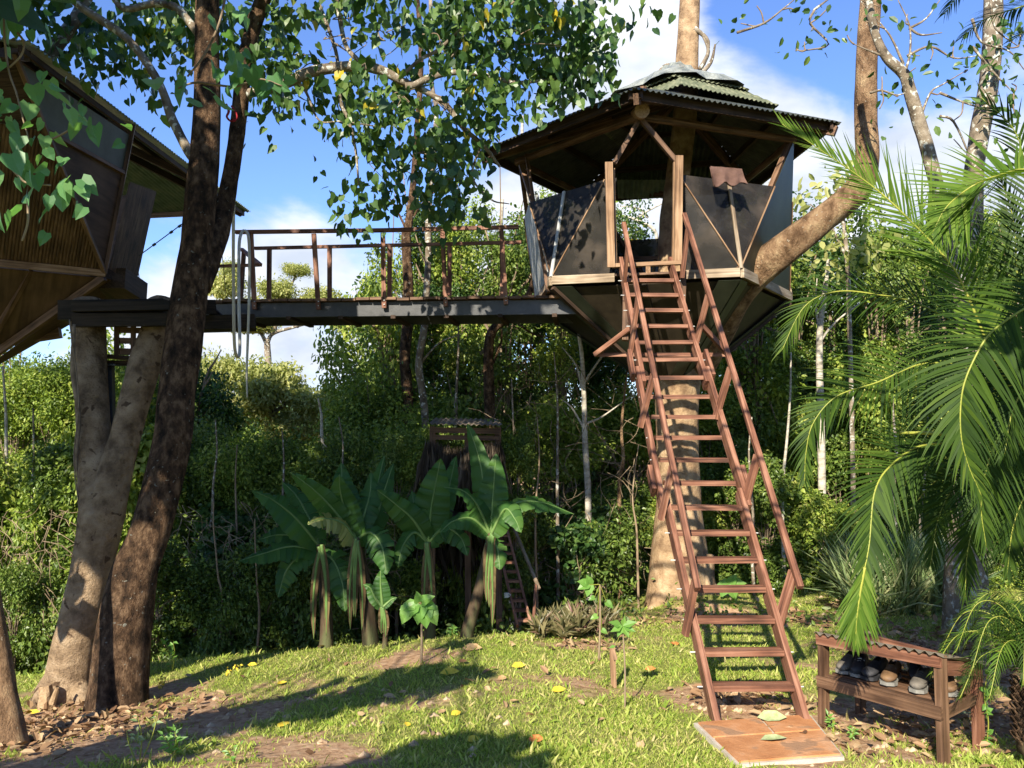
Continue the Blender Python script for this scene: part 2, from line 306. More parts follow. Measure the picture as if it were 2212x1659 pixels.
M['thatch'] = mat_leaf('dry thatch', [(.0, (.05, .038, .026)), (.5, (.11, .085, .06)), (.95, (.2, .155, .11))], .1, .8, 1.1)
M['yleaf'] = mat_noise('yellow leaf', [(.35, (.6, .42, .03)), (.65, (.75, .58, .07))], 30, .6, .2, .003)
M['oleaf'] = mat_noise('orange leaf', [(.35, (.42, .13, .03)), (.65, (.6, .26, .08))], 30, .6, .2, .003)
M['pleaf'] = mat_noise('pale green leaf', [(.35, (.3, .36, .15)), (.65, (.45, .5, .26))], 30, .6, .2, .003)
M['tleaf'] = mat_noise('tan leaf', [(.35, (.3, .18, .08)), (.65, (.52, .36, .18))], 30, .7, .2, .003)
M['hose'] = mat_noise('off white hose', [(.3, (.45, .43, .36)), (.7, (.62, .6, .52))], 3, .5, .1)
M['cable'] = mat_noise('dark cable', [(.3, (.02, .02, .02)), (.7, (.04, .04, .04))], 3, .6, .1)
M['red'] = mat_noise('red strap', [(.3, (.25, .01, .015)), (.7, (.4, .02, .03))], 9, .7, .2)
M['cloth'] = mat_noise('brown cloth', [(.3, (.085, .045, .035)), (.7, (.15, .085, .065))], 8, .85, .4, .02)
M['bluecloth'] = mat_noise('dusty blue cloth', [(.3, (.04, .08, .11)), (.7, (.07, .12, .15))], 8, .85, .4, .02)
M['white'] = mat_noise('dirty white', [(.3, (.4, .4, .38)), (.7, (.6, .6, .58))], 5, .6, .1)
M['slab'] = mat_noise('terracotta paver', [(.3, (.4, .17, .07)), (.5, (.53, .25, .11)), (.72, (.6, .36, .21))], 3.5, .9, .7, .012, .12, spots=(3.2, .56, (.36, .21, .12)))
M['mortar'] = mat_noise('pale cement', [(.3, (.42, .36, .28)), (.7, (.6, .55, .46))], 9, .9, .4, .01, .2)
M['shoedark'] = mat_noise('dark shoe fabric', [(.3, (.012, .013, .016)), (.7, (.045, .045, .05))], 14, .7, .3, .004)
M['shoegrey'] = mat_noise('grey shoe fabric', [(.3, (.07, .065, .055)), (.7, (.17, .15, .125))], 14, .75, .3, .004)
M['shoebrown'] = mat_noise('brown shoe leather', [(.3, (.1, .055, .03)), (.7, (.2, .12, .06))], 14, .6, .3, .004)
M['sole'] = mat_noise('grey rubber sole', [(.3, (.14, .135, .12)), (.7, (.27, .26, .23))], 14, .7, .2, .003)
M['rock'] = mat_noise('tan stone', [(.3, (.3, .2, .12)), (.7, (.55, .42, .28))], 8, .9, .5, .02)
M['hill'] = mat_noise('wooded hillside', [(.3, (.03, .06, .025)), (.55, (.07, .12, .04)), (.75, (.14, .2, .07))], .05, .95, .6, 3)
def mat_mesh(name):                                                  # shade-cloth: dark, slightly see-through weave
    m, t, b, o = newmat(name); a = nd(t, 'ShaderNodeAttribute', attribute_name='gc'); n = nd(t, 'ShaderNodeTexNoise', i_Scale=1.7, i_Detail=4.0); t.links.new(a.outputs['Vector'], n.inputs['Vector'])
    t.links.new(ramp(t, n.outputs['Fac'], [(.36, (.01, .009, .008)), (.5, (.025, .022, .019)), (.64, (.075, .06, .048))]), b.inputs['Base Color']); b.inputs['Roughness'].default_value = .55; b.inputs['Specular IOR Level'].default_value = .25  # lighter brownish patches put a clouded reflection into the colour
    mp = nd(t, 'ShaderNodeMapping'); mp.inputs['Scale'].default_value = (75, 75, 0); t.links.new(a.outputs['Vector'], mp.inputs['Vector'])
    v = nd(t, 'ShaderNodeTexVoronoi', i_Scale=1.0); t.links.new(mp.outputs[0], v.inputs['Vector']); bump(t, b, v.outputs['Distance'], .5, .004)
    tr = nd(t, 'ShaderNodeBsdfTransparent'); tr.inputs[0].default_value = (.8, .8, .78, 1); ms = nd(t, 'ShaderNodeMixShader'); ms.inputs[0].default_value = .15
    t.links.new(b.outputs[0], ms.inputs[1]); t.links.new(tr.outputs[0], ms.inputs[2]); t.links.new(ms.outputs[0], o.inputs[0]); return m
M['shade'] = mat_mesh('dark woven screen')
# leaf templates (u across, v along, w out of plane)
def A_(l): return np.array(l, float)
HEART = (A_([(0, 0, 0), (0, .5, 0), (0, 1.05, -.12), (.27, -.13, .05), (.46, .15, .10), (.33, .58, .07), (-.27, -.13, .05), (-.46, .15, .1), (-.33, .58, .07)]),
         [np.array([(0, 3, 4, 1), (1, 7, 6, 0)]), np.array([(1, 4, 5), (1, 5, 2), (1, 8, 7), (1, 2, 8)])])
LEAF = (A_([(0, 0, 0), (.27, .42, .09), (0, 1, -.05), (-.27, .42, .09)]), [np.array([(0, 1, 2), (0, 2, 3)])])
OVAL = (A_([(0, 0, 0), (.24, .3, .08), (.22, .7, .06), (0, 1, -.06), (-.22, .7, .06), (-.24, .3, .08), (0, .5, 0)]), [np.array([(6, 0, 1), (6, 1, 2), (6, 2, 3), (6, 3, 4), (6, 4, 5), (6, 5, 0)])])
def rdir(n): v = rng.normal(size=(n, 3)); return v/np.linalg.norm(v, axis=1)[:, None]

# ================================================================ SETTING: ground
def spread(n, c, a, b): t = np.linspace(-1, 1, n); return c+a*t+b*t**7
xs = spread(240, 0, 11, 1500); ys = np.r_[np.linspace(-60, 2, 20), np.arange(2.1, 17, .09), 17+np.geomspace(.1, 1500, 60)]
SOIL = [(*PG(870, 1430)[:2], .55, .9), (*PG(800, 1520)[:2], 1.0, .55), (*PG(330, 1560)[:2], 1.3, .9), (*PG(120, 1630)[:2], 1.2, .9), (*PG(600, 1640)[:2], 1.0, .7), (*PG(1600, 1530)[:2], .55, 1), (*PG(1330, 1480)[:2], .5, .45), (*PG(1500, 1490)[:2], .35, .7),
        (*PG(1960, 1560)[:2], .9, 1), (*PG(2120, 1560)[:2], 1.1, 1), (*PG(2100, 1420)[:2], 1.5, 1), (*PG(1760, 1345)[:2], .7, .8), (*PG(1950, 1310)[:2], 1.0, .8), (*PG(1240, 1400)[:2], .35, .7), (*PG(1880, 1630)[:2], .6, .9), (*PG(200, 1530)[:2], 1.2, 1), (*PG(1550, 1310)[:2], .8, .6), (*PG(1450, 1330)[:2], .5, .5)]
def soil(x, y):
    k = 0*x
    for (a, b, r, w_) in SOIL: k = np.maximum(k, .85*w_*np.exp(-((x-a)**2+(y-b)**2)/(r*r)))
    k = k+(fbm(x*1.7+9, y*1.7)-.5)*1.3+(fbm(x*7, y*7+5)-.5)*.5
    edge = np.maximum(sst(10.4, 11.6, y)*sst(3, .5, x), sst(15.5, 17, y))
    return np.clip(np.maximum(k+.12, edge), 0, 1)
X, Y = np.meshgrid(xs, ys); Z = gz(X, Y); nx = len(xs)
b = MB(); i = np.arange(len(ys)-1)[:, None]*nx; j = np.arange(nx-1)[None]; f = np.stack([i+j, i+j+1, i+nx+j+1, i+nx+j], -1).reshape(-1, 4)
so_ = soil(X.ravel(), Y.ravel()); b.add(np.stack([X, Y, Z], -1), f, np.stack([so_, so_, so_], -1))
m, t, bs, o = newmat('lawn soil'); a = nd(t, 'ShaderNodeAttribute', attribute_name='gc'); tcn = nd(t, 'ShaderNodeTexCoord')
n1 = nd(t, 'ShaderNodeTexNoise', i_Scale=14.0, i_Detail=9.0, i_Roughness=.7); t.links.new(tcn.outputs['Object'], n1.inputs['Vector'])
c1 = ramp(t, n1.outputs['Fac'], [(.3, (.15, .08, .045)), (.5, (.4, .25, .145)), (.72, (.56, .41, .27))]); c2 = ramp(t, n1.outputs['Fac'], [(.3, (.1, .12, .03)), (.55, (.24, .25, .07)), (.75, (.4, .33, .14))])
x_ = nd(t, 'ShaderNodeMix', data_type='RGBA'); t.links.new(ramp(t, a.outputs['Fac'], [(.3, (0, 0, 0)), (.55, (1, 1, 1))]), x_.inputs[0]); t.links.new(c2, x_.inputs[6]); t.links.new(c1, x_.inputs[7])
t.links.new(x_.outputs[2], bs.inputs['Base Color']); bs.inputs['Roughness'].default_value = .95; bs.inputs['Specular IOR Level'].default_value = .1; bump(t, bs, n1.outputs['Fac'], .8, .03)
g = struct(b.build('ground', m, smooth_=True))
# hills
def hill(name, y0, xc, hw, hh, seed):
    u = np.linspace(-1, 1, 90); v = np.linspace(0, 1, 24); U, V = np.meshgrid(u, v)
    zz = hh*np.cos(U*1.5)**1.2*np.sin(V*1.6)*(.6+.8*fbm(U*4+seed, V*3)); b = MB(); i = np.arange(23)[:, None]*90; j = np.arange(89)[None]
    b.add(np.stack([xc+U*hw, y0+V*hw*.8, zz-5], -1), np.stack([i+j, i+j+1, i+91+j, i+90+j], -1).reshape(-1, 4)); return struct(b.build(name, M['hill'], smooth_=True))
hill('hill', 420, -120, 330, 20, 3); hill('hill', 700, 350, 700, 30, 8)

# ---------------------------------------------------------------- grass
SLQ = [PG(1500, 1562), PG(1752, 1548), PG(1836, 1650), PG(1600, 1668)]
def keepout(x, y):
    ok = np.zeros(np.shape(x), bool)
    for i in range(4): a, c = SLQ[i], SLQ[(i+1) % 4]; ok |= ((c[0]-a[0])*(y-a[1])-(c[1]-a[1])*(x-a[0])) > 0
    return ok
def grass():
    n = 420000
    y = 4.6+10.5*rng.random(n)**1.5; x = (rng.random(n)*2-1)*(.66*y+.3)
    y2 = 10+8*rng.random(30000); x2 = 1.5+rng.random(30000)*12; x = np.r_[x, x2]; y = np.r_[y, y2]
    s = soil(x, y); cl = fbm(x*5+3, y*5); keep = (rng.random(len(x)) < np.clip(1.15-1.6*s+(cl-.5)*1.6, .015, 1)) & keepout(x, y)
    x = x[keep]; y = y[keep]; z = gz(x, y); m = len(x)
    a = rng.random(m)*2*np.pi; tilt = .25+.75*rng.random(m); d = np.stack([np.cos(a)*tilt, np.sin(a)*tilt, np.ones(m)*.75], -1)
    tall = np.where(rng.random(m) < .05, 2.2, 1.)
    sz = (.016+.032*rng.random(m))*(1+.6*(fbm(x*2, y*2+7)-.5))*tall
    nr = rdir(m); tv = A_([(-.09, 0, 0), (.09, 0, 0), (.07, .6, .06), (0, 1, .3), (-.07, .6, .06)]); b = MB(); b.leaves(np.stack([x, y, z-.004], -1), d, nr, sz, (tv, [np.array([(0, 1, 2, 4)]), np.array([(4, 2, 3)])]), 1.1)
    o = b.build('grass', M['grass']); o['kind'] = 'stuff'; o['label'] = 'short patchy lawn grass over reddish soil'; o['category'] = 'grass'
grass()
# ================================================================ RIGHT TREEHOUSE (five-sided pod)
ZF = 4.45; CX, CY = 2.27, 13.24; RR = 2.195
def pv(ang, r, z, cx=CX, cy=CY): return np.array((cx+r*math.cos(R(ang)), cy+r*math.sin(R(ang)), z))
def pod(cx, cy, a0, zf, zt):
    fl = [pv(a0+36+72*k, RR, zf, cx, cy) for k in range(5)]; tp = [pv(a0+72*k, RR, zt, cx, cy) for k in range(5)]; return fl, tp
ZT = 6.5; fl, tp = pod(CX, CY, -104.4, ZF, ZT)     # tp[0]=front node, tp[1]=right; fl[4]=A(left front), fl[0]=B(right front), fl[1]=C
Apt, Bpt, Cpt, Ept, Dpt = fl[4], fl[0], fl[1], fl[2], fl[3]
ctr = np.array((CX, CY, 0))
house = thing('treehouse', 'five-sided timber treehouse with corrugated roof at the top of the long ladder', 'treehouse', (2.6, 13.2, 0))
APEX = np.array((2.62, 13.2, H+5.27)); ZE = 6.63; RE = 2.86
ev = [pv(-104.4+72*k, RE, ZE) for k in range(5)]
b = MB()
for k in range(5):
    p0, p1 = ev[k], ev[(k+1) % 5]; ap = APEX; b.columns([p0, p1, ap], ap-(p0+p1)/2, .085, .014, .003)
roof = b.build('roof', M['tindark'], house)
b = MB()
for k in range(5):
    p0, p1 = ev[k], ev[(k+1) % 5]; out_ = ((p0+p1)/2-np.array((CX, CY, ZE))); out_ /= np.linalg.norm(out_)
    b.beam(p0-out_*.14-np.array((0, 0, .03)), p1-out_*.14-np.array((0, 0, .03)), .045, .13)
    q0 = ctr*1+np.array((0, 0, 0)); s0 = p0+(APEX-p0)*.36-np.array((0, 0, .1)); s1 = p1+(APEX-p1)*.36-np.array((0, 0, .1)); b.beam(s0, s1, .05, .1)
    s0 = p0+(APEX-p0)*.68-np.array((0, 0, .1)); s1 = p1+(APEX-p1)*.68-np.array((0, 0, .1)); b.beam(s0, s1, .05, .08)
b.build('eave_board', M['darkwood'], house)
for k in range(5):
    b = MB(); b.beam(ev[k]+(APEX-ev[k])*.03-np.array((0, 0, .14)), APEX-np.array((0, 0, .14)), .07, .14); b.build('rafter', M['brownwood'], house)
for k in range(5):   # ring beams joining the nodes
    b = MB(); b.tube([tp[k], tp[(k+1) % 5]], [.055, .055], 8); b.build('ring_beam', M['brownwood'], house)
b = MB()
nx0 = tp[0]+np.array((.0, -.22, .0)); b.tube([nx0+np.array((0, 0, .0)), tp[0]+np.array((0, .25, .1))], [.1, .1], 14); b.build('node_block', M['tanwood'], house)
b = MB(); b.tube([tp[0]+np.array((0, -.05, .02)), tp[0]+np.array((.03, -.12, .36))], [.075, .06], 8); b.build('post_stub', M['brownwood'], house)
# roof cap: loose sheets wrapped round the trunk
b = MB(); capc = np.array((2.62, 13.1, 0)); zb = APEX[2]
ring = []
nseg = 26
prof = [(.95, -.12), (.8, -.0), (.68, .06), (.5, .14), (.36, .2), (.25, .28), (.21, .36)]
V_ = []; 
for (r_, z_) in prof:
    for q in range(nseg):
        a = 2*math.pi*q/nseg; pen = 1+.12*math.cos(5*(a-R(-104.4))); jit = 1+.14*(vnoise(q*1.3+3, r_*9)-.5)
        V_.append((capc[0]+r_*pen*jit*math.cos(a), capc[1]+r_*pen*jit*math.sin(a), zb+z_+.08*(vnoise(q*.9, r_*11)-.5)))
Fc = [(i*nseg+q, i*nseg+(q+1) % nseg, (i+1)*nseg+(q+1) % nseg, (i+1)*nseg+q) for i in range(len(prof)-1) for q in range(nseg)]
b.add(V_, Fc); b.build('flashing', M['plastic'], house)
b = MB()
for k in range(5):
    a0_, a1_ = -104.4+72*k, -104.4+72*(k+1); c3 = np.array((2.68, 13.2, 0))
    e0 = pv(a0_+4, 1.55, zb-.5, c3[0], c3[1]); e1 = pv(a1_+4, 1.55, zb-.5, c3[0], c3[1]); t1 = pv(a1_+4, .6, zb+.1, c3[0], c3[1]); t0 = pv(a0_+4, .6, zb+.1, c3[0], c3[1]); b.columns([e0, e1, t1, t0], (t0+t1)/2-(e0+e1)/2, .085, .012, .003)
b.build('cap_sheet', M['mosstin'], house)
b = MB()
for k in range(5):
    a0_, a1_ = -104.4+72*k, -104.4+72*(k+1); e0 = pv(a0_+1, 1.15, zb-.2, 2.66, 13.2); e1 = pv(a1_+1, 1.15, zb-.2, 2.66, 13.2); t1 = pv(a1_+1, .5, zb+.17, 2.66, 13.2); t0 = pv(a0_+1, .5, zb+.17, 2.66, 13.2); b.columns([e0, e1, t1, t0], (t0+t1)/2-(e0+e1)/2, .085, .012, .003)
b.build('cap_sheet', M['mosstin'], house)
# floor
b = MB(); b.plate([p-np.array((0, 0, .03)) for p in fl], .03, (0, 0, 1)); b.build('floor', M['brownwood'], house)
b = MB()
for p, q in ((Bpt, Cpt), (Cpt, Ept), (Ept, Dpt), (Dpt, Apt)):
    mid = (p+q)/2-ctr; mid[2] = 0; mid /= np.linalg.norm(mid); b.beam(p+mid*.03-np.array((0, 0, .06)), q+mid*.03-np.array((0, 0, .06)), .05, .13)
b.build('floor_beam', M['greywood'], house)
ab = (Bpt-Apt)/np.linalg.norm(Bpt-Apt); nab = np.array((ab[1], -ab[0], 0))   # outwards (to camera)
def on_ab(px): a_ = (px-1106)/F; return Apt+(Bpt-Apt)*((a_*Apt[1]-Apt[0])/((Bpt-Apt)[0]-a_*(Bpt-Apt)[1]))
b = MB(); b.beam(Apt+nab*.04-np.array((0, 0, .06)), on_ab(1330)+nab*.04-np.array((0, 0, .06)), .045, .12); b.build('front_beam', M['greywood'], house)
b = MB(); b.beam(on_ab(1476)+nab*.04-np.array((0, 0, .06)), Bpt+nab*.04-np.array((0, 0, .06)), .045, .12); b.build('front_beam', M['greywood'], house)
# lower inverted pyramid
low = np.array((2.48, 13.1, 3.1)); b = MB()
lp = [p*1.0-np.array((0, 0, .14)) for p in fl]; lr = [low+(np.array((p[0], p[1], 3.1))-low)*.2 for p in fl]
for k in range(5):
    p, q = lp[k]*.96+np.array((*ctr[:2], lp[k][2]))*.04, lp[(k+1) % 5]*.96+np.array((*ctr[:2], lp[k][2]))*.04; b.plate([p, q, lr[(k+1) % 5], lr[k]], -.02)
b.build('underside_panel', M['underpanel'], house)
b = MB()
for k in range(5):
    p, q, r_, s_ = lp[k], lp[(k+1) % 5], lr[(k+1) % 5], lr[k]; o_ = ((p+q)/2-ctr)*np.array((1, 1, 0)); o_ = o_/np.linalg.norm(o_)*.02-np.array((0, 0, .015))
    for (e0, e1, n0, n1_) in ((p, s_, q, r_), (q, r_, p, s_)):
        b.plate([e0+o_, e0+(n0-e0)*.11+o_, e1+(n1_-e1)*.35+o_, e1+o_], .008)
b.build('green_strip', M['greenply'], house)
for k, (i0, j0) in enumerate([(0, .5), (1, .5), (4, .5)]):
    p = (lp[i0]+lp[(i0+4) % 5])/2 if k == 0 else lp[i0]; q = (lr[i0]+lr[(i0+4) % 5])/2 if k == 0 else lr[i0]; b = MB(); b.beam(p-np.array((0, .05, .03)), q-np.array((0, .05, .03)), .07, .05); b.build('underside_rib', M['darkwood'] if k else M['underpanel'], house)
# walls: down triangles clipped at sill height
ZC = 5.72; tc_ = (ZC-ZF)/(ZT-ZF)
def lerp(a, b, t): return a+(b-a)*t
walls = []
for k in range(5):       # floor vertex k sits between top nodes k and k+1
    v0 = fl[k]; l_, r_ = lerp(v0, tp[k], tc_), lerp(v0, tp[(k+1) % 5], tc_); out_ = v0-ctr; out_[2] = 0; out_ /= np.linalg.norm(out_)
    b = MB(); b.plate([v0, r_, l_], .006, out_); b.build('wall_panel', M['shade'], house)
    b = MB(); b.beam(v0+out_*.03, (l_+r_)/2+out_*.03, .05, .02, out_); b.build('batten', M['galv'] if k in (4,) else M['greywood'], house)
    for e in (l_, r_):
        b = MB(); b.beam(v0+out_*.015, e+out_*.015, .016, .012, out_); b.build('edge_lath', M['tanwood'], house)
# up triangles (not the doorway one): base fl[k], fl[k+1], apex tp[k+1]
for k in range(0, 4):
    p, q, a = fl[k], fl[(k+1) % 5], tp[(k+1) % 5]; out_ = (p+q)/2-ctr; out_[2] = 0; out_ /= np.linalg.norm(out_)
    if k in (0,):
        b = MB(); b.plate([p, q, a], .006, out_); b.build('sheet_panel', M['greenmetal'], house)
    else:
        b = MB(); b.plate([p, q, lerp(q, a, tc_), lerp(p, a, tc_)], .006, out_); b.build('wall_panel', M['shade'] if k != 3 else M['galv'], house)
# doorway triangle side infill (dark screens beside the posts)
DL, DR = on_ab(1318), on_ab(1472)
def infill(v, n_, d):    # from floor vertex v to door post line at d, clipped under the node edge
    e = lerp(v, n_, tc_); top = np.array((d[0], d[1]-.05, ZC-.02)); return [v, d, top, e]
for v, d in ((Apt, DL), (Bpt, DR)):
    e = lerp(v, tp[0], tc_); wtop = lerp(d, tp[0], .62); wtop = np.array((lerp(d, wtop, 1)[0]*.3+d[0]*.7, wtop[1], ZC)); b = MB(); pl = [v, d, wtop, e]
    b.plate(pl, .006, nab); b.build('wall_panel', M['shade'], house)
# node struts and door posts
for px, py, d in ((1327, 352, DL), (1462, 350, DR)):
    e = P(px, py, 11.12); b = MB(); b.beam(tp[0]-np.array((0, .02, .03)), e, .06, .08, (0, -1, 0)); b.build('gable_strut', M['brownwood'], house)
for (x0, y0, x1, y1, wpx) in ((1315, 350, 1320, 577, 18), (1467, 336, 1464, 572, 17)):
    b = MB(); b.beam(P(x1, y1, 11.05), P(x0, y0, 10.98), .055, .1, (1, 0, 0)); b.beam(P(x1+(9 if x1 < 1400 else -9), y1, 11.16), P(x0+(9 if x1 < 1400 else -9), y0+14, 11.1), .06, .045, (1, 0, 0)); b.build('door_post', M['tanwood'], house)
b = MB(); b.beam(P(1322, 574, 11.1), P(1474, 567, 11.0), .1, .05, (0, 0, 1)); b.beam(P(1400, 582, 11.1), P(1400, 582, 10.9), .06, .09); b.build('door_sill', M['tanwood'], house)
# corner posts leaning out
for k in (0, 1, 2, 3, 4):
    for v in (fl[k], fl[(k+4) % 5]):
        if k == 0: continue
        b = MB(); ins = (ctr-tp[k])*np.array((1, 1, 0)); ins /= np.linalg.norm(ins); b.beam(v+ins*.05, tp[k]+ins*.05, .06, .07, ins); b.build('corner_post', M['brownwood'], house)
b = MB(); b.beam(P(1137, 335, 12.9), P(1184, 632, 12.05), .07, .05, (1, 0, 0)); b.build('porch_post', M['brownwood'], house)
b = MB(); b.plate([P(1155, 412, 12.7), P(1163, 420, 12.62), P(1196, 560, 12.15), P(1184, 622, 12.1)], .006, (-.5, -.8, 0)); b.build('metal_flashing', M['galv'], house)
b = MB(); b.beam(P(1196, 596, 11.9), P(1168, 637, 12.5), .05, .1); b.build('side_beam', M['greywood'], house)
b = MB()      # railing and seat glimpsed through the doorway
b.beam(np.array((1.2, 14.6, 5.25)), np.array((3.4, 14.3, 5.2)), .05, .06); b.beam(np.array((1.3, 13.9, 4.62)), np.array((2.2, 14.0, 4.62)), .4, .25)
b.build('bench_seat', M['brownwood'], house)
b = MB(); b.columns([P(1334, 428, 15.0), P(1440, 428, 15.0), P(1440, 388, 14.8), P(1334, 388, 14.8)], (0, 0, 1), .09, .014, .003); b.build('curtain_sheet', M['tin'], house)
# garment on wall
b = MB(); q0 = lerp(Bpt, tp[1], tc_); q1 = lerp(Bpt, tp[0], tc_); V_ = []; nu, nv = 14, 10
c0, c1, c2, c3 = P(1533, 360, 11.02), P(1601, 366, 11.1), P(1612, 398, 11.08), P(1540, 399, 10.98)
for j in range(nv):
    for i in range(nu):
        u, v = i/(nu-1), j/(nv-1); p = lerp(lerp(c0, c1, u), lerp(c3, c2, u), v); p = p+np.array((0, -.03-.035*math.sin(u*17+v*3)*v-.02*vnoise(i*.8, j*.8), -.03*math.sin(u*13)*v)); V_.append(p)
Fq = [(j*nu+i, j*nu+i+1, (j+1)*nu+i+1, (j+1)*nu+i) for j in range(nv-1) for i in range(nu-1)]
b.add(V_, Fq); b.add([p+np.array((0, .05, 0)) for p in V_], [tuple(reversed(f)) for f in Fq]); garment = b.build('hanging_garment', M['cloth'], loc=c0, smooth_=True); tag(garment, 'brown garment draped over the right wall panel of the treehouse', 'garment')

# ================================================================ BIG TREE carrying it
tree = thing('big_tree', 'thick pale tree trunk rising through the treehouse with one limb bending out to the right', 'tree', GY(1465, 13.1))
b = MB()
b.tube([P(1478, 1345, 13.1), P(1470, 1300, 13.1), P(1468, 1230, 13.1), P(1466, 1100, 13.1), P(1464, 980, 13.1), P(1462, 850, 13.1), P(1465, 740, 13.15), P(1470, 640, 13.2), P(1452, 500, 13.2), P(1462, 400, 13.2), P(1480, 250, 13.2), P(1484, 160, 13.2), P(1488, 60, 13.25), P(1490, -60, 13.3), P(1485, -400, 13.5)],
       [.74, .55, .46, .36, .33, .345, .4, .36, .2, .19, .19, .185, .17, .155, .11], 26, 7, .14)
for (px, py, px2, py2, r_) in ((1520, 1270, 1610, 1312, .2), (1440, 1270, 1400, 1325, .2), (1490, 1290, 1500, 1345, .25)):
    p = P(px, py, 12.9); q = GY(px2, 12.6); b.tube([p+np.array((0, .1, .5)), p, (p+q)/2-np.array((0, 0, .08)), q-np.array((0, 0, .06))], [r_*.9, r_, r_*.7, r_*.3], 10, 5, .15)
b.build('trunk', M['barkpale'], tree, smooth_=True)
b = MB(); b.tube([P(1500, 790, 13.1), P(1545, 715, 12.7), P(1600, 620, 12.1), P(1690, 540, 11.7), P(1780, 470, 11.6), P(1850, 410, 11.6), P(1872, 350, 11.6), P(1870, 250, 11.6), P(1872, 130, 11.6), P(1880, 0, 11.6), P(1890, -200, 11.6), P(1900, -420, 11.8)], [.3, .29, .25, .22, .195, .185, .155, .15, .145, .14, .12, .09], 22, 7, .13)
b.build('limb', M['barktan'], tree, smooth_=True)
b = MB()
for pts in ([(1512, 150), (1530, 110), (1515, 70)], [(1508, 165), (1535, 135), (1545, 95)], [(1470, 150), (1440, 140), (1418, 160)], [(1500, 60), (1530, 90), (1522, 140)]):
    b.tube([P(x, y, 13.1) for x, y in pts], [.04, .03, .015], 7, 4)
b.build('branch', M['barkgrey'], tree, smooth_=True)

# ================================================================ BRIDGE
ZD = 4.2
br = thing('footbridge', 'long plank footbridge with reddish railings hung between the two treehouses', 'bridge', PZ(860, 650, ZD))
n0, n1 = PZ(350, 652, ZD), PZ(1225, 641, ZD); dr = (n1-n0)/np.linalg.norm(n1-n0); pr = np.array((-dr[1], dr[0], 0)); LBR = np.linalg.norm(n1-n0)
b = MB(); k = 0; s_ = 0
while s_ < LBR:
    wd = .19+.03*random.random(); c = n0+dr*(s_+wd/2)+pr*.58; ex = .05*random.random()
    b.box(c+np.array((0, 0, .015*random.random()-.01))+pr*(ex-.05), dr*(wd/2-.008), pr*(.63+ex*.3), (0, 0, .02)); s_ += wd
b.build('deck', M['brownwood'], br)
for off in (.03, 1.13):
    b = MB(); a_, c_ = n0+pr*off-np.array((0, 0, .14)), n1+dr*.5+pr*off-np.array((0, 0, .14)); b.beam(a_, c_, .012, .2)
    for dz in (.1, -.1): b.beam(a_+np.array((0, 0, dz))+pr*.025, c_+np.array((0, 0, dz))+pr*.025, .06, .012)
    b.build('steel_beam', M['steel'], br)
for q in np.linspace(.06, .97, 8): b = MB(); p = n0+dr*LBR*q-np.array((0, 0, .26)); b.beam(p+pr*.02, p+pr*1.12, .07, .05); b.build('cross_member', M['darkwood'], br)
def line_pt(px, off, z):        # point over the near (off=0) / far line on image column px
    a_ = (px-1106)/F; p = n0+pr*off; t_ = (a_*p[1]-p[0])/(dr[0]-a_*dr[1]); q = p+dr*t_; return np.array((q[0], q[1], z))
def at_px(px, py, off):
    q = line_pt(px, off, 0); a_, b_ = ray(px, py); return P(px, py, q[1])
for x0, y0, x1, y1 in ((542, 501, 550, 668), (678, 501, 688, 668), (827, 499, 830, 665), (956, 496, 963, 661), (1083, 492, 1093, 657)):
    b = MB(); b.beam(at_px(x1, y1, -.04), at_px(x0, y0+4, -.04), .065, .05, (0, -1, 0)); rp = b.build('railing_post', M['redwood'], br)
    for dy in (8, 17):
        b = MB(); c = at_px(x1, y1-dy, -.075); b.tube([c, c-pr*.012], [.009, .009], 8); b.build('bolt', M['galv'], rp)
for x0, y0, x1, y1 in ((582, 534, 581, 646), (712, 532, 712, 645), (842, 529, 841, 643), (971, 527, 971, 639), (1084, 525, 1085, 640)):
    b = MB(); b.beam(at_px(x1, y1, 1.15), at_px(x0, y0+3, 1.15), .07, .05, (0, -1, 0)); b.build('railing_post', M['redwood'], br)
b = MB(); b.beam(at_px(509, 501, -.04), at_px(830, 497, -.04), .06, .055); b.beam(at_px(830, 497, -.04), at_px(1120, 490, -.04), .06, .055); b.build('handrail', M['redwood'], br)
b = MB(); b.beam(at_px(550, 536, 1.15), at_px(1126, 523, 1.15), .06, .05); b.build('handrail', M['redwood'], br)
b = MB(); b.beam(P(522, 538, 13.6), P(563, 572, 12.9), .05, .05); b.beam(P(455, 575, 13.2), P(560, 572, 12.9), .05, .045); b.beam(P(527, 541, 13.5), P(520, 646, 13.5), .06, .06, (0, -1, 0)); b.build('end_rail', M['redwood'], br)
for a_, c_, w_, h_ in ((P(160, 664, 9.12), P(372, 660, 9.14), .14, .1), (P(160, 692, 9.16), P(380, 690, 9.2), .12, .14), (P(150, 675, 9.5), P(372, 672, 9.5), .5, .22)): b = MB(); b.beam(a_, c_, w_, h_); b.build('landing_beam', M['blackwood'], br)
for a_, c_, w_, h_ in ((P(360, 664, 11.3), P(445, 664, 11.9), .4, .2), (P(430, 700, 12.0), P(552, 697, 12.2), .5, .2), (P(440, 655, 12.0), P(478, 690, 12.0), .1, .12)): b = MB(); b.beam(a_, c_, w_, h_); b.build('landing_beam', M['blackwood'], br)

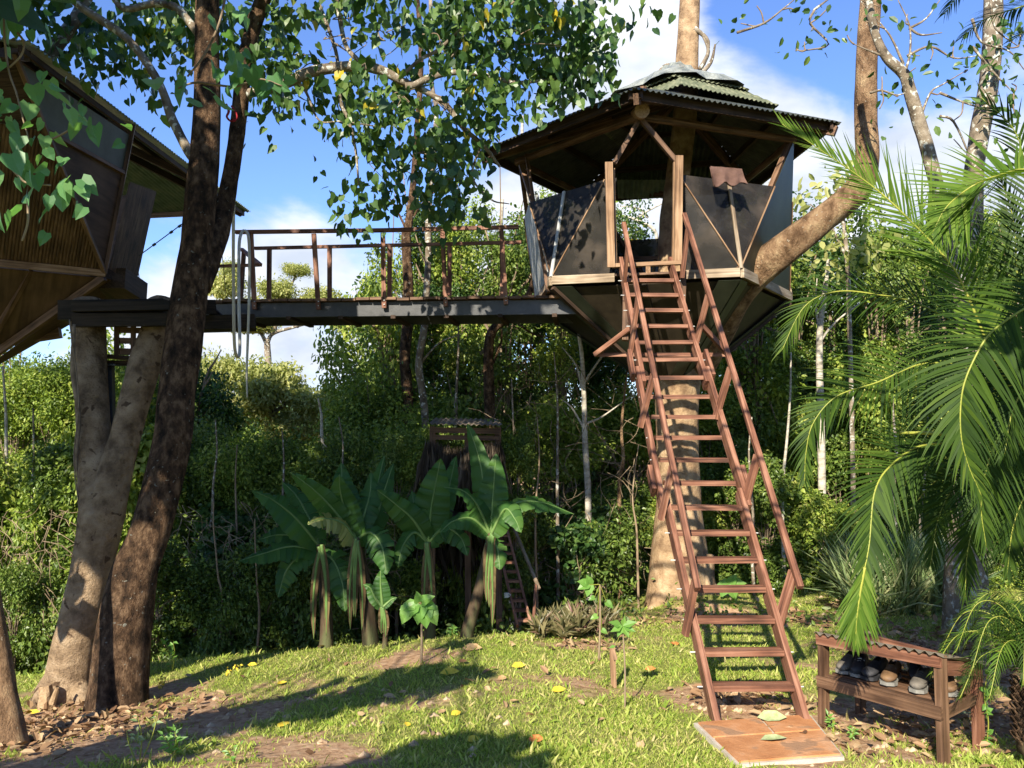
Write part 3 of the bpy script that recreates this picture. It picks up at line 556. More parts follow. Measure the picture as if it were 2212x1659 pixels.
# ================================================================ LADDER
lad = thing('ladder', 'long red timber ladder stair with handrails climbing to the treehouse door', 'ladder', (1.95, 6.79, 0.0))
Y0, aY, bZ, Z0 = 6.79, .2145, .2235, -.02
def lp_(k, px): Yk = Y0+aY*k; return np.array(((px-1106)/F*(Yk*CT-0)*1., Yk, Z0+bZ*k))
XL0, XL1, XR0, XR1 = 1.635, 1.66, 2.30, 2.19
def sL(k): return np.array((np.interp(k, (0, 1, 8, 19, 20), (1.632, 1.605, 1.517, 1.465, 1.46)), Y0+aY*k, Z0+bZ*k))
def sR(k): return np.array((np.interp(k, (0, 1, 8, 19, 20), (2.345, 2.335, 2.27, 2.13, 2.12)), Y0+aY*k, Z0+bZ*k))
LN = np.array((0, -bZ, aY)); LN /= np.linalg.norm(LN)               # ladder normal (up & towards the camera)
LD = np.array((0, aY, bZ)); LD /= np.linalg.norm(LD)
for fn in (sL, sR):
    b = MB(); sgn = -1 if fn is sL else 1
    segs = [(-.1, 7.6, 0), (6.9, 13.4, .045), (12.6, 20.4, 0)]
    for (k0, k1, off) in segs: o_ = np.array((sgn*off, 0, 0)); b.beam(fn(k0)+o_, fn(k1)+o_, .05, .15, LN)
    b.build('stringer', M['redwood'], lad)
for (k0, k1) in ((7.6, 8.6), (13.0, 14.4)):
    for fn, sg in ((sL, -1), (sR, 1)):
        b = MB(); b.beam(fn(k0)+np.array((sg*.1, 0, 0)), fn(k1)+np.array((sg*.1, 0, 0)), .045, .13, LN); b.build('splice_board', M['redwood'], lad)
tint_ = random.Random(4)
for k in range(1, 20):
    p, q = sL(k), sR(k); b = MB(); b.beam(p+np.array((.02, 0, 0)), q-np.array((.02, 0, tint_.uniform(-.006, .006))), .13, .045, (0, 0, 1)); b.build('tread', M['redwood'], lad)
for k in range(1, 20, 1):
    for fn, sg in ((sL, -1), (sR, 1)):
        b = MB(); p = fn(k)+np.array((sg*.03, 0, 0)); b.tube([p, p+np.array((sg*.045, 0, 0))], [.006, .006], 6); b.build('bolt', M['galv'], lad)
# handrails
hl0, hl1 = P(1507, 1272, 7.25), P(1347, 482, 10.75); hr0, hr1 = P(1729, 1269, 7.35), P(1478, 462, 10.95)
for a_, c_ in ((hl0, hl1), (hr0, hr1)):
    mid = lerp(a_, c_, .47); b = MB(); b.beam(a_, mid, .052, .052, LN); b.beam(mid, c_, .052, .05, LN); b.build('handrail', M['redwood'], lad)
for (x0, y0, x1, y1, k, side) in ((1480, 1372, 1497, 1248, 2.6, 0), (1427, 1122, 1440, 1000, 6.6, 0), (1383, 922, 1394, 800, 10.6, 0), (1362, 760, 1372, 640, 14.8, 0), (1348, 620, 1353, 525, 18.6, 0),
                                  (1680, 1352, 1713, 1232, 2.7, 1), (1603, 1106, 1627, 985, 6.9, 1), (1545, 905, 1563, 790, 11., 1), (1502, 745, 1520, 630, 15, 1), (1473, 600, 1487, 495, 19, 1)):
    Yk = Y0+aY*k; p = P(x0, y0, Yk+.02); rail = (hl0, hl1) if side == 0 else (hr0, hr1)
    a_ = (x1-1106)/F; best = min((np.hypot(*(np.array([0, 0]))) if 0 else abs(P(x1, y1, lerp(rail[0], rail[1], u)[1])[2]-lerp(rail[0], rail[1], u)[2])+abs(P(x1, y1, lerp(rail[0], rail[1], u)[1])[0]-lerp(rail[0], rail[1], u)[0]), u) for u in np.linspace(0, 1, 60))[1]
    b = MB(); b.beam(p, lerp(rail[0], rail[1], best)-LN*.03, .04, .09, LD); b.build('rail_post', M['redwood'], lad)
b = MB(); b.beam(P(1285, 766, 10.9), P(1572, 766, 10.9), .07, .05); b.beam(P(1285, 766, 10.86), P(1365, 706, 10.5), .05, .06); b.beam(P(1572, 764, 10.86), P(1513, 700, 10.6), .05, .06); b.build('brace', M['redwood'], lad)
for a_, c_ in ((P(1352, 590, 10.9), P(1350, 735, 10.6)), (P(1476, 585, 11.0), P(1474, 650, 11.0))): b = MB(); b.beam(a_, c_, .055, .075, (1, 0, 0)); b.build('hanger', M['brownwood'], lad)

# ---------------------------------------------------------------- paver slab
q = [PG(1505, 1570), PG(1748, 1553), PG(1818, 1641), PG(1596, 1658)]
sl_ = thing('paver_slab', 'terracotta paver slab set in the ground at the ladder foot', 'slab', sum(q)/4); q = [np.array((p[0], p[1], float(gz(p[0], p[1]))+.012)) for p in q]
def quadpt(u, v): return lerp(lerp(q[0], q[1], u), lerp(q[3], q[2], u), v)
for (u0, u1, v0, v1) in ((0, .55, 0, .42), (.56, 1, 0, .42), (0, 1, .435, 1)):
    b = MB(); pl = [quadpt(u0+.01, v1-.01), quadpt(u1-.005, v1-.01), quadpt(u1-.005, v0+.01), quadpt(u0+.01, v0+.01)]; b.plate(pl, .03, (0, 0, 1)); b.build('paver', M['slab'], sl_)
b = MB(); b.plate([quadpt(-.02, 1.02)-np.array((0, 0, .06)), quadpt(1.02, 1.02)-np.array((0, 0, .06)), quadpt(1.02, -.02)-np.array((0, 0, .06)), quadpt(-.02, -.02)-np.array((0, 0, .06))], .076, (0, 0, 1)); b.build('mortar_bed', M['mortar'], sl_)
# ================================================================ LEFT TREEHOUSE
lh = thing('treehouse', 'shaded bamboo-walled treehouse at the left edge, carried on the forked tree', 'treehouse', (-8.5, 12.0, 0))
A2, B2, T1, T2 = P(-150, 554, 10.45), P(225, 591, 11.65), P(30, 118, 9.25), P(287, 272, 11.75)
def edge_at(p, q_, py):
    best = min((abs((lambda w_: 829-F*((w_[2]-H)*CT-w_[1]*ST)/((w_[2]-H)*ST+w_[1]*CT))(lerp(p, q_, u))-py), u) for u in np.linspace(0, 1, 200)); return lerp(p, q_, best[1])
e1 = edge_at(T1, B2, 284); e2 = edge_at(T2, B2, 375); dAB = A2-B2
def slats(poly, up, mat, name, par, pitch=.04, amp=.014):
    b = MB(); b.columns(poly, up, pitch, amp, .008, 'abs', 6); return b.build(name, mat, par)
slats([A2, B2, e1, e1+dAB], (0, 0, 1), M['bamboo'], 'bamboo_panel', lh)
b = MB(); b.plate([B2, e2, e1], .01, np.cross(e2-B2, e1-B2)*np.sign(np.dot(np.cross(e2-B2, e1-B2), np.array((1, -1, 0))))); b.build('board_panel', M['brownboard'], lh)
u1, u2 = lerp(B2, T1, .98), lerp(B2, T2, .93)
b = MB(); b.plate([e1, e2, u2, u1], .006, (1, -.6, 0)); b.build('grey_panel', M['greyboard'], lh)
b = MB(); b.plate([e1, u1, u1+dAB, e1+dAB], .006, (.5, -1, 0)); b.build('grey_panel', M['darkwood'], lh)  # grey board too; its shade is put into a dark timber colour
C2, C2t = P(291, 620, 12.8), P(336, 413, 12.9); D2, D2t = P(236, 580, 11.68), P(269, 390, 11.78)
slats([D2, C2, C2t, D2t], C2t-C2, M['bamboo'], 'bamboo_panel', lh)
b = MB(); b.plate([C2, C2t, C2t+np.array((-3, 1.2, 0)), C2+np.array((-3, 1.2, 0))], .01); b.build('back_wall', M['brownboard'], lh)
for p, q_, w_ in ((A2, B2, .09), (B2, T1, .05), (B2, T2, .05), (e1, e2, .05)):
    b = MB(); o_ = np.array((.03, -.04, 0)); b.beam(p+o_, q_+o_, .05, w_, (0, 0, 1)); b.build('frame_beam', M['brownwood'] if w_ < .08 else M['tanwood'], lh)
lowp = P(-130, 848, 12.0)
b = MB(); b.beam(B2-np.array((0, 0, .05)), lowp, .07, .1); b.build('strut', M['brownwood'], lh)
b = MB(); b.beam(P(66, 582, 11.2), P(-20, 740, 11.7), .06, .08); b.build('strut', M['brownwood'], lh)
b = MB(); b.beam(P(-20, 622, 11.5), P(165, 632, 11.8), .06, .09); b.build('strut', M['brownwood'], lh)
b = MB(); b.plate([A2-np.array((0, -.1, .05)), B2-np.array((0, -.1, .05)), lowp+np.array((0, .1, 0))], .01); b.build('underside_panel', M['brownboard'], lh)
b = MB(); b.plate([B2-np.array((0, -.1, .05)), C2, P(160, 695, 12.6), P(128, 714, 12.5), lowp+np.array((.1, .3, .1))], .01); b.build('underside_panel', M['brownboard'], lh)
b = MB(); b.beam(P(-60, 745, 12.3), P(130, 715, 12.4), .1, .2); b.build('lower_beam', M['brownwood'], lh)
b = MB(); b.beam(P(232, 600, 11.9), P(282, 632, 12.7), .5, .3); b.build('porch_box', M['darkwood'], lh)
E1, E2, E3, E0 = PZ(62, 88, 6.62), PZ(541, 457, 6.62), np.array((-9.8, 17.6, 6.62)), np.array((-8.6, 7.6, 6.62)); AP2 = np.array((-9.2, 12.4, 8.25))
b = MB()
for p, q_ in ((E0, E1), (E1, E2), (E2, E3)): b.columns([p, q_, AP2], AP2-(p+q_)/2 if p is not E1 else np.cross((q_-p), (0, 0, 1))*-1, .085, .014, .003)
b.build('roof', M['tin'], lh)
b = MB(); inn = np.array((-.1, 0, -.08)); b.beam(E1+inn, lerp(E1, E2, .985)+inn, .04, .07); b.build('eave_board', M['darkwood'], lh)
b = MB(); b.beam(E2+np.array((-.25, -.1, -.02)), lerp(E2, E3, .9)+np.array((0, -.2, -.02)), .05, .1); b.build('eave_board', M['brownwood'], lh)
for u in (.02, .36, .66, .97):
    b = MB(); p = lerp(E1, E2, u); b.beam(p-np.array((.1, 0, .1)), lerp(p, AP2, .9)-np.array((0, 0, .12)), .06, .12); b.build('rafter', M['darkwood'], lh)
for u in (.18, .4):
    b = MB(); b.beam(lerp(E1, AP2, u)-np.array((0, 0, .06)), lerp(E2, AP2, u)-np.array((0, 0, .06)), .05, .07); b.build('purlin', M['darkwood'], lh)

# ================================================================ LEFT TREES
def px_tube(b, pts, Ys, rpx, seg=14, res=6, rough=.1):
    Ys = np.ones(len(pts))*Ys; pp = [P(x, y, Y_) for (x, y), Y_ in zip(pts, Ys)]; rr = np.array(rpx)*np.ones(len(pts))*Ys/F; b.tube(pp, rr, seg, res, rough)
ft = thing('forked_tree', 'pale smooth trunk splitting into two arms under the bamboo treehouse, sunlit at its foot', 'tree', GY(155, 9.0))
b = MB(); Yf = 9.0
px_tube(b, [(120, 1560), (140, 1515), (150, 1470), (160, 1400), (195, 1240), (215, 1130), (210, 1040), (203, 944), (194, 800), (190, 655)], [Yf]*6+[9.1, 9.2, 9.35, 9.6], [72, 60, 50, 45, 41, 44, 40, 34, 34, 34], 22)
px_tube(b, [(200, 1240), (228, 1110), (245, 1030), (270, 944), (311, 796), (337, 720), (350, 655)], [9.03, 9.0, 9.05, 9.15, 9.35, 9.55, 9.75], [34, 40, 36, 31, 33, 33, 30], 22)
for x0, y0, x1, y1, r_ in ((120, 1460, 70, 1530, 22), (160, 1460, 190, 1530, 24)): px_tube(b, [(x0, y0), ((x0+x1)/2, (y0+y1)/2), (x1, y1+15)], [9.0, 8.85, 8.6], [r_, r_*.9, r_*.4], 10)
b.build('trunk', M['barkfork'], ft, smooth_=True)
b = MB(); px_tube(b, [(160, 700), (158, 800), (170, 900), (165, 1000), (178, 1080)], 9.0, [3, 6, 5, 3, 2], 7); px_tube(b, [(150, 690), (170, 860), (160, 990), (172, 1120), (165, 1250)], 8.9, 1.5, 6); px_tube(b, [(178, 1290), (150, 1400), (128, 1470), (100, 1540)], 8.8, 1.6, 6); b.build('hanging_vine', M['twig'], ft, smooth_=True)
dk = thing('dark_tree', 'dark lichen-spotted trunk in front of the footbridge, dappled with sun, branching overhead', 'tree', GY(255, 8.35))
b = MB(); Yd = 8.35
px_tube(b, [(240, 1610), (250, 1550), (256, 1480), (264, 1388), (290, 1240), (322, 1151), (368, 973), (382, 855), (398, 737), (408, 650), (424, 520), (435, 400), (446, 250), (447, 100), (448, 0), (452, -200)], [8.3, Yd, Yd, 8.4, 8.5, 8.6, 8.8, 8.95, 9.1, 9.2, 9.3, 9.4, 9.5, 9.6, 9.6, 9.8], [88, 70, 60, 55, 48, 42, 40, 38, 39, 38, 32, 32, 29, 26, 25, 20], 24, 6, .14)
px_tube(b, [(430, 620), (452, 560), (474, 500), (494, 400), (506, 330), (518, 235), (529, 141), (551, 47), (580, -40), (610, -200)], [9.3, 9.5, 9.7, 9.9, 9.95, 10, 10, 10, 10, 10], [26, 24, 21, 18, 17, 17, 17, 17, 16, 12], 16, 6, .15)
b.build('trunk', M['barkdark'], dk, smooth_=True)
def branch(par, pts, Y_, r_, mat='barkgrey', res=6, seg=9):
    b = MB(); px_tube(b, pts, Y_, r_, seg, res, .14); return b.build('branch', M[mat], par, smooth_=True)
branch(dk, [(425, 345), (405, 322), (371, 254), (343, 179), (277, 85), (188, 23), (120, -30)], 9.4, [15, 11, 10, 9, 9, 9, 7])
branch(dk, [(440, 90), (413, 52), (376, 14), (330, 8), (268, 18), (230, -30)], 9.6, [9, 9, 9, 8, 7, 6])
branch(dk, [(60, 190), (113, 113), (140, 75), (165, 38), (200, -30)], 10.5, [14, 15, 15, 14, 12])
branch(dk, [(526, 205), (575, 190), (621, 178), (667, 156), (716, 147), (777, 142), (827, 153), (869, 175), (900, 187), (961, 224), (1001, 276), (1044, 313), (1080, 360)], np.linspace(10, 10.6, 13), [11, 11, 12, 12, 12, 12, 11, 9, 7, 6.5, 5.5, 4.5, 3])
branch(dk, [(876, 186), (895, 184), (918, 172), (961, 158), (1007, 156), (1060, 164), (1115, 178), (1200, 170)], 10.3, [9, 8, 8, 7, 6, 5, 4, 3])
branch(dk, [(785, 142), (770, 126), (747, 98), (735, 46), (728, 0), (720, -60)], 10.2, [6, 5.5, 5, 5, 4, 4])
branch(dk, [(690, 10), (704, 46), (728, 122), (735, 215), (753, 260), (768, 322), (775, 400)], 10.4, [4, 4, 4, 4, 3.5, 3, 2])
branch(dk, [(640, 172), (662, 200), (690, 260), (740, 262), (830, 275)], 10.2, [4, 3, 2, 2, 1.2])
branch(dk, [(860, 172), (905, 130), (950, 105), (1000, 60), (1060, 40), (1140, -20)], 10.3, [4, 4, 4, 3, 3, 2])
branch(dk, [(950, 160), (985, 110), (1005, 60), (1010, 0)], 10.5, [4, 3, 3, 3])
branch(dk, [(1040, 310), (1020, 380), (1060, 430), (1100, 440)], 10.6, [3, 2.5, 2, 1])
for k in range(34):      # fine bare twigs
    x = random.choice((random.uniform(620, 760), random.uniform(820, 1000), random.uniform(900, 1150))); y = random.uniform(20, 150) if x > 1050 or x < 765 else random.uniform(40, 360); pts = [(x, y)]
    for q_ in range(4): x += random.uniform(-30, 45); y += random.uniform(-25, 30); pts.append((x, y))
    branch(dk, pts, random.uniform(9.8, 11), [1.6, 1.3, 1.1, .9, .6], 'twig', 4, 5)
LIT = np.array((S.x, S.y, S.z))
def clump(b, px, py, rx, ry, Y_, n, spx, tpl=HEART, down=1.0, dep=None):
    c = P(px, py, Y_); sx = rx*Y_/F; sz = ry*Y_/F; sy = sx if dep is None else dep; nt_ = max(1, n//8); tw = c+rdir(nt_)*np.array((sx, sy, sz))*rng.random((nt_, 1))**.4*1.1
    k = rng.integers(0, nt_, n); pos = tw[k]+rng.normal(size=(n, 3))*np.array((1, 1, .8))*spx*1.2*Y_/F
    d = np.stack([np.zeros(n), np.zeros(n), -np.ones(n)*down], -1)+rng.normal(size=(n, 3))*.5; nr = rdir(n)*.95+np.array((0, -.5, .35))
    b.leaves(pos, d, nr, spx*Y_/F*(.55+.6*rng.random(n)), tpl, .85+.3*rng.random(n))
b = MB()
CL = [(40, 30, 70, 40, 100), (110, 55, 60, 50, 90), (200, 60, 60, 45, 90), (235, 155, 60, 40, 70), (300, 120, 60, 60, 110), (345, 60, 60, 60, 120), (330, 190, 50, 30, 45), (395, 30, 50, 40, 60), (215, 100, 40, 60, 60), (500, 100, 60, 70, 120), (560, 60, 60, 60, 90),
      (590, 130, 60, 50, 110), (610, 205, 45, 50, 70), (575, 255, 25, 30, 30), (650, 90, 40, 40, 30), (690, 190, 70, 45, 80), (745, 230, 70, 55, 120), (700, 265, 40, 35, 30), (800, 225, 60, 50, 120), (760, 300, 55, 40, 60), (845, 285, 70, 60, 130), (880, 220, 60, 50, 110),
      (905, 330, 60, 55, 110), (950, 290, 60, 60, 130), (970, 380, 55, 55, 100), (1000, 350, 45, 60, 120), (1040, 260, 40, 30, 50), (1000, 410, 40, 40, 40), (860, 380, 45, 40, 45), (725, 385, 22, 30, 16), (760, 440, 25, 28, 20), (730, 455, 20, 20, 12), (810, 395, 40, 30, 30), (860, 440, 40, 30, 30),
      (770, 505, 35, 15, 14), (735, 535, 10, 30, 8), (950, 470, 40, 40, 50), (1000, 460, 30, 25, 12),
      (780, 60, 35, 30, 14), (765, 150, 30, 20, 20), (860, 20, 60, 25, 30), (930, 70, 50, 40, 60), (1000, 70, 60, 60, 130), (985, 160, 50, 60, 110), (1060, 120, 60, 60, 150), (1085, 40, 80, 40, 120), (1150, 90, 60, 60, 150), (1170, 20, 70, 40, 110), (1130, 180, 60, 50, 120), (1220, 130, 60, 60, 150), (1250, 50, 50, 60, 120), (1290, 110, 40, 60, 90),
      (1180, 200, 50, 40, 80), (1240, 180, 50, 30, 60), (1060, 230, 50, 40, 90), (1110, 240, 50, 30, 50), (1290, 160, 30, 30, 40), (690, 30, 50, 30, 24), (620, 20, 40, 30, 40), (1310, 40, 25, 40, 40), (1420, 15, 30, 20, 24)]
for (x, y, rx, ry, n) in CL: clump(b, x, y, rx, ry, random.uniform(9.6, 11.2), int(n*.72), 24)
for (x, y, rx, ry, n) in ((300, -60, 330, 60, 500), (800, -50, 300, 50, 400), (1150, -50, 200, 50, 300)): clump(b, x, y, rx, ry, 9.8, n, 30)
b.build('crown', M['hibiscus'], dk)
b = MB()
for (x, y, rx, ry, n, s_) in ((455, 165, 32, 14, 6, 48), (492, 178, 28, 12, 5, 44), (545, 150, 45, 22, 12, 46), (585, 170, 25, 20, 6, 44), (470, 95, 40, 25, 10, 36)): clump(b, x, y, rx, ry, 6.6, n, s_, HEART, .8, .15)
b.build('near_leaves', M['hibnear'], dk)
branch(dk, [(385, 190), (420, 178), (460, 182), (510, 186), (560, 170), (610, 185)], 6.6, [1.5, 2.5, 2.5, 2.5, 2, 1.2], 'twig'); branch(dk, [(405, 165), (440, 120), (470, 60), (485, 0), (490, -60)], 6.6, [2, 2.5, 2.5, 3, 3], 'twig')

# leafy tree whose trunk shows at the left edge; unseen leaf blobs added as its crown cast shade on chosen spots
nl = thing('leafy_tree', 'slim trunk at the bottom left corner whose heart-leaved twigs hang in at the top left', 'tree', PG(15, 1600))
b = MB(); px_tube(b, [(20, 1640), (18, 1585), (8, 1500), (-8, 1380), (-30, 1240), (-60, 1080), (-120, 800), (-200, 400), (-300, 0), (-400, -500)], [6.9, 6.95, 7, 7, 7, 7, 6.8, 6.2, 5.5, 5], [48, 36, 27, 22, 21, 21, 24, 28, 26, 20], 18)
b.build('trunk', M['barktan'], nl, smooth_=True)
b = MB()
for (x, y, rx, ry, n, s_) in ((25, 45, 34, 34, 16, 44), (155, 268, 42, 14, 9, 46), (190, 285, 20, 25, 4, 44), (62, 245, 35, 16, 6, 36), (20, 310, 26, 50, 16, 40), (72, 390, 55, 26, 16, 44), (118, 400, 28, 22, 8, 44), (30, 240, 34, 30, 12, 40), (60, 300, 40, 40, 10, 38)):
    clump(b, x, y, rx, ry, 4.8, n, s_, HEART, .9, .12)
b.build('near_leaves', M['hibnear'], nl)
for pts in ([(8, 30), (10, 80), (18, 150), (35, 200), (45, 240), (62, 300)], [(38, 70), (52, 92), (45, 120), (20, 145)], [(85, 295), (110, 300), (150, 280), (160, 270)], [(5, 340), (40, 380), (60, 395), (110, 400)], [(60, 430), (60, 480), (48, 520)]):
    branch(nl, pts, 4.8, [2.6, 2.6, 2.2, 2, 1.8, 1.6][:len(pts)], 'drytwig')
def shade_blob(b, G, t_, r_, n, size=.26, flat=.7):
    c = np.array(G)+LIT*t_; nt_ = max(4, n//14); tw = c+rdir(nt_)*r_*np.array((1, 1, flat))*rng.random((nt_, 1))**.4; k = rng.integers(0, nt_, n)
    pos = tw[k]+rng.normal(size=(n, 3))*(.28 if r_ > .6 else .1); b.leaves(pos, rng.normal(size=(n, 3))*.5+np.array((0, 0, -1)), rdir(n)*.7+LIT*.8, size*(.6+.7*rng.random(n)), HEART); return c
b = MB(); cs = []
SH = [((-7.5, 12, 6.2), 7.5, 2.6, 1500), ((-6.2, 11.5, 4.2), 8.5, 2.1, 1300), ((-8, 13, 3.2), 10.5, 2.0, 900), ((-4.7, 9.2, 3.6), 7.5, 1.15, 460), ((-4.3, 9.4, 5.6), 5.5, 1.0, 300), ((-4.9, 9.0, 2.1), 9, .9, 330),
      ((-5.0, 11.3, 6.4), 6, 1.6, 420), ((-4.7, 9, 2.9), 8.0, 1.0, 480), ((-5.4, 10.2, 3.6), 9, 1.2, 460), ((-4.6, 8.9, 1.9), 8.6, .75, 320), ((-9, 12, 7.8), 6, 2.5, 900)]
for G, t_, r_, n in SH: cs.append(shade_blob(b, G, t_, r_, n))
def lawn(px, py, t_, r_, n, s_=.22): cs.append(shade_blob(b, PG(px, py), t_, r_, n, s_, .5))
for a_ in ((985, 1450, 7.6, .28, 60), (900, 1465, 7.6, .34, 80), (790, 1495, 7.8, .4, 110), (680, 1520, 7.9, .42, 120), (560, 1545, 8, .45, 130), (440, 1575, 8, .5, 150), (310, 1610, 8, .5, 150), (180, 1635, 8.3, .5, 150),
           (900, 1630, 7.5, .28, 60), (1000, 1635, 7.5, .34, 90), (1080, 1655, 7.5, .25, 50), (790, 1650, 7.6, .2, 25)): lawn(*a_)
for k in range(7): cs.append(shade_blob(b, (-4.9+.13*random.uniform(-4, 3), 8.8, .15+.18*k), 3.2, .12, 5, .3))
for a_ in ((-2.5, 11.8, .6, 9.5, 1.1, 420), (-.5, 12.3, .5, 10, 1.0, 360), (-1.2, 13.2, 1.6, 11, 1.3, 460), (.5, 13.6, 2.2, 11, 1.2, 380), (-5.0, 9.1, 3.6, 6, 1.0, 420), (-4.1, 9.1, 3.7, 6, .8, 260), (-6.5, 10.5, 5.5, 6, 1.4, 640), (-6.8, 11, 4.2, 7.5, 1.3, 520), (-8.2, 11, 5.2, 7, 1.5, 520), (-6.2, 10, 7.0, 4.5, 1.2, 420), (-4.9, 9.1, 2.6, 7.2, .8, 280), (4.2, 5.9, 2.9, 5.4, .6, 90), (4.8, 6.3, 1.6, 6, .7, 120), (4.9, 6.1, 3.7, 5.4, .7, 110), (4.2, 7.2, 1.2, 6.6, .6, 100), (-4, 12.4, .5, 10, 1.3, 420), (5.2, 13.5, .6, 12, 1.1, 260), (7.5, 14.5, 1.5, 12, 1.5, 330)): cs.append(shade_blob(b, a_[:3], *a_[3:]))
b.build('crown', M['hibiscus'], nl)  # added leaf blobs out of view, placed sunward to shade house, trunks, lawn, palm
root_ = P(-400, -500, 5)
for c in cs:
    b = MB(); m_ = (root_+c)/2+np.array((0, 0, -.4)); 
    if m_[2]-H < .56*max(m_[1], 0)+.6: m_[2] = H+.56*max(m_[1], 0)+.8
    b.tube([root_, m_, c], [.045, .028, .01], 6, 5, .1); b.build('branch', M['barkgrey'], nl, smooth_=True)  # added limbs, out of view, joining the shading blobs to the trunk

# hose, strap, cable
hz = thing('hanging_hose', 'off-white hose hanging from the dark tree and looped over the end of the bridge railing', 'hose', P(505, 250, 10.0))
b = MB(); px_tube(b, [(506, 250), (505, 400), (504, 550), (505, 680), (507, 750), (513, 770), (518, 752), (516, 650), (516, 560), (518, 515), (526, 498), (536, 508), (539, 560), (538, 650), (535, 740), (533, 800), (534, 858)], np.r_[np.linspace(10, 11.8, 10), np.full(7, 11.9)], [3.4]*11+[3.2, 3.2, 3, 2.8, 2.4, 1.6], 10, 6, 0); b.build('hose', M['hose'], hz, smooth_=True)
st = thing('red_strap', 'red strap tied round the dark tree above the hose', 'strap', P(495, 240, 9.9)); b = MB(); px_tube(b, [(489, 224), (494, 240), (490, 252), (500, 262), (506, 256)], 9.8, [2, 3, 2.5, 2, 2], 8); px_tube(b, [(500, 228), (512, 250), (506, 262)], 9.8, [2, 2, 2], 8); b.build('strap', M['red'], st, smooth_=True)
lt = thing('light_string', 'thin dark cord with small knots strung from the bamboo treehouse to the dark tree', 'cord', P(305, 548, 11.5)); b = MB(); pts = [(300, 552), (330, 530), (360, 508), (395, 482)]; px_tube(b, pts, 10.8, 1.1, 6, 4, 0)
b.build('cord', M['cable'], lt)
for x, y in ((333, 528), (370, 501), (388, 488)): b = MB(); b.tube([P(x-3, y+2, 10.78), P(x+3, y-2, 10.78)], [.018, .018], 8); b.build('knot', M['cable'], lt)
cb = thing('cable', 'thin cable slanting down past the dark tree to the bridge landing', 'cable', P(478, 530, 12)); b = MB(); px_tube(b, [(474, 470), (478, 530), (484, 590), (489, 648)], 11.8, .9, 5, 3, 0); b.build('cable', M['cable'], cb)

# crate shelf between the arms
cr_ = thing('wooden_crate', 'slatted wooden crate wedged under the deck between the arms of the forked tree', 'crate', P(290, 767, 9.6)); k_ = 9.6/F
def wpt(x, y, d=0): return P(x, y, 9.6+d)
for d_ in (0, .4):
    for y_ in (712, 735, 758): b = MB(); b.beam(wpt(249, y_, d_), wpt(326, y_+2, d_), .012, .07, (0, 0, 1)); b.build('slat', M['brownwood'], cr_)
    for x_ in (252, 288, 322): b = MB(); b.beam(wpt(x_, 702, d_-.015), wpt(x_, 766, d_-.015), .012, .06, (1, 0, 0)); b.build('upright', M['brownwood'], cr_)
b = MB(); b.plate([wpt(249, 766), wpt(326, 768), wpt(326, 768, .4), wpt(249, 766, .4)], .015); b.build('bottom', M['brownwood'], cr_)
sh_ = thing('shelf_board', 'dark board shelf under the wooden crate', 'shelf', P(270, 775, 9.6)); b = MB(); b.beam(wpt(212, 768, .2), wpt(318, 777, .2), .5, .04); b.build('board', M['darkwood'], sh_); b = MB(); b.beam(wpt(222, 783, .1), wpt(300, 785, .1), .08, .06); b.build('bearer', M['darkwood'], sh_)
pl_ = thing('steel_post', 'black steel post standing in the crotch of the forked tree', 'post', P(240, 940, 9.2)); b = MB(); b.beam(P(241, 945, 9.3), P(238, 786, 9.55), .07, .07, (0, -1, 0)); b.build('shaft', M['steel'], pl_); b = MB(); b.beam(P(224, 788, 9.5), P(254, 788, 9.5), .1, .02); b.build('top_plate', M['steel'], pl_)
bn = thing('rag', 'dusty blue rag hanging beside the wooden crate', 'rag', P(214, 700, 9.7)); b = MB(); b.tube([wpt(214, 700), wpt(212, 730), wpt(216, 762)], [.03, .05, .035], 8, 4, .5); b.build('cloth', M['bluecloth'], bn, smooth_=True)
ws = thing('white_tray', 'dirty white tray propped at the left of the blue rag', 'tray', P(190, 715, 9.7)); b = MB(); b.beam(wpt(168, 722), wpt(198, 706), .2, .015); b.beam(wpt(167, 716), wpt(197, 700), .015, .05); b.build('tray', M['white'], ws)

# stump at the foot of the pale tree
sp = thing('stump', 'small pale weathered stump beside the foot of the forked tree', 'stump', PG(100, 1520)); b = MB(); px_tube(b, [(102, 1530), (100, 1505), (98, 1480)], 8.6, [20, 15, 12], 12, 4, .5); px_tube(b, [(112, 1520), (124, 1485)], 8.5, [8, 4], 8, 3, .3); b.build('wood', M['barkpale'], sp)
# ================================================================ FOREST
def crown_mesh(name, seed, n, leaf, mat, blobs=26, flat=1., tpl=LEAF, shell=.55):
    global rng
    keep = rng; rng = np.random.default_rng(seed); c = rdir(blobs)*(rng.random((blobs, 1))**.35)*.72*np.array((1, 1, flat)); r_ = .2+.2*rng.random(blobs)
    k = rng.integers(0, blobs, n); u = rdir(n); rad = (shell+(1-shell)*rng.random(n)**.7)*r_[k]
    sub = rng.normal(size=(n, 3))*.035; pos = c[k]+u*rad[:, None]*(1+.5*(fbm(u[:, 0]*3+c[k, 0]*9, u[:, 2]*3+k)-.5))[:, None]+sub
    d = u*.6+rng.normal(size=(n, 3))*.55+np.array((0, 0, -.45)); nr = u+rng.normal(size=(n, 3))*.45+np.array((0, 0, .35))
    b = MB(); b.leaves(pos, d, nr, leaf*(.6+.8*rng.random(n)), tpl, .8+.5*rng.random(n)); me = b.mesh(name, mat)
    b = MB()
    for q in range(blobs):
        if rng.random() < .75: e = c[q]; m_ = e*.5+np.array((0, 0, -.15)); b.tube([(0, 0, -1), m_*np.array((.6, .6, 1)), e], [.022, .014, .005], 6, 4, .2)
    b.tube([(0, 0, -1.3), (.02, .02, -.6), (0, .03, 0)], [.05, .045, .03], 8, 4, .2); tm = b.mesh('trunk', M['twig'], smooth_=True); rng = keep; return me, tm
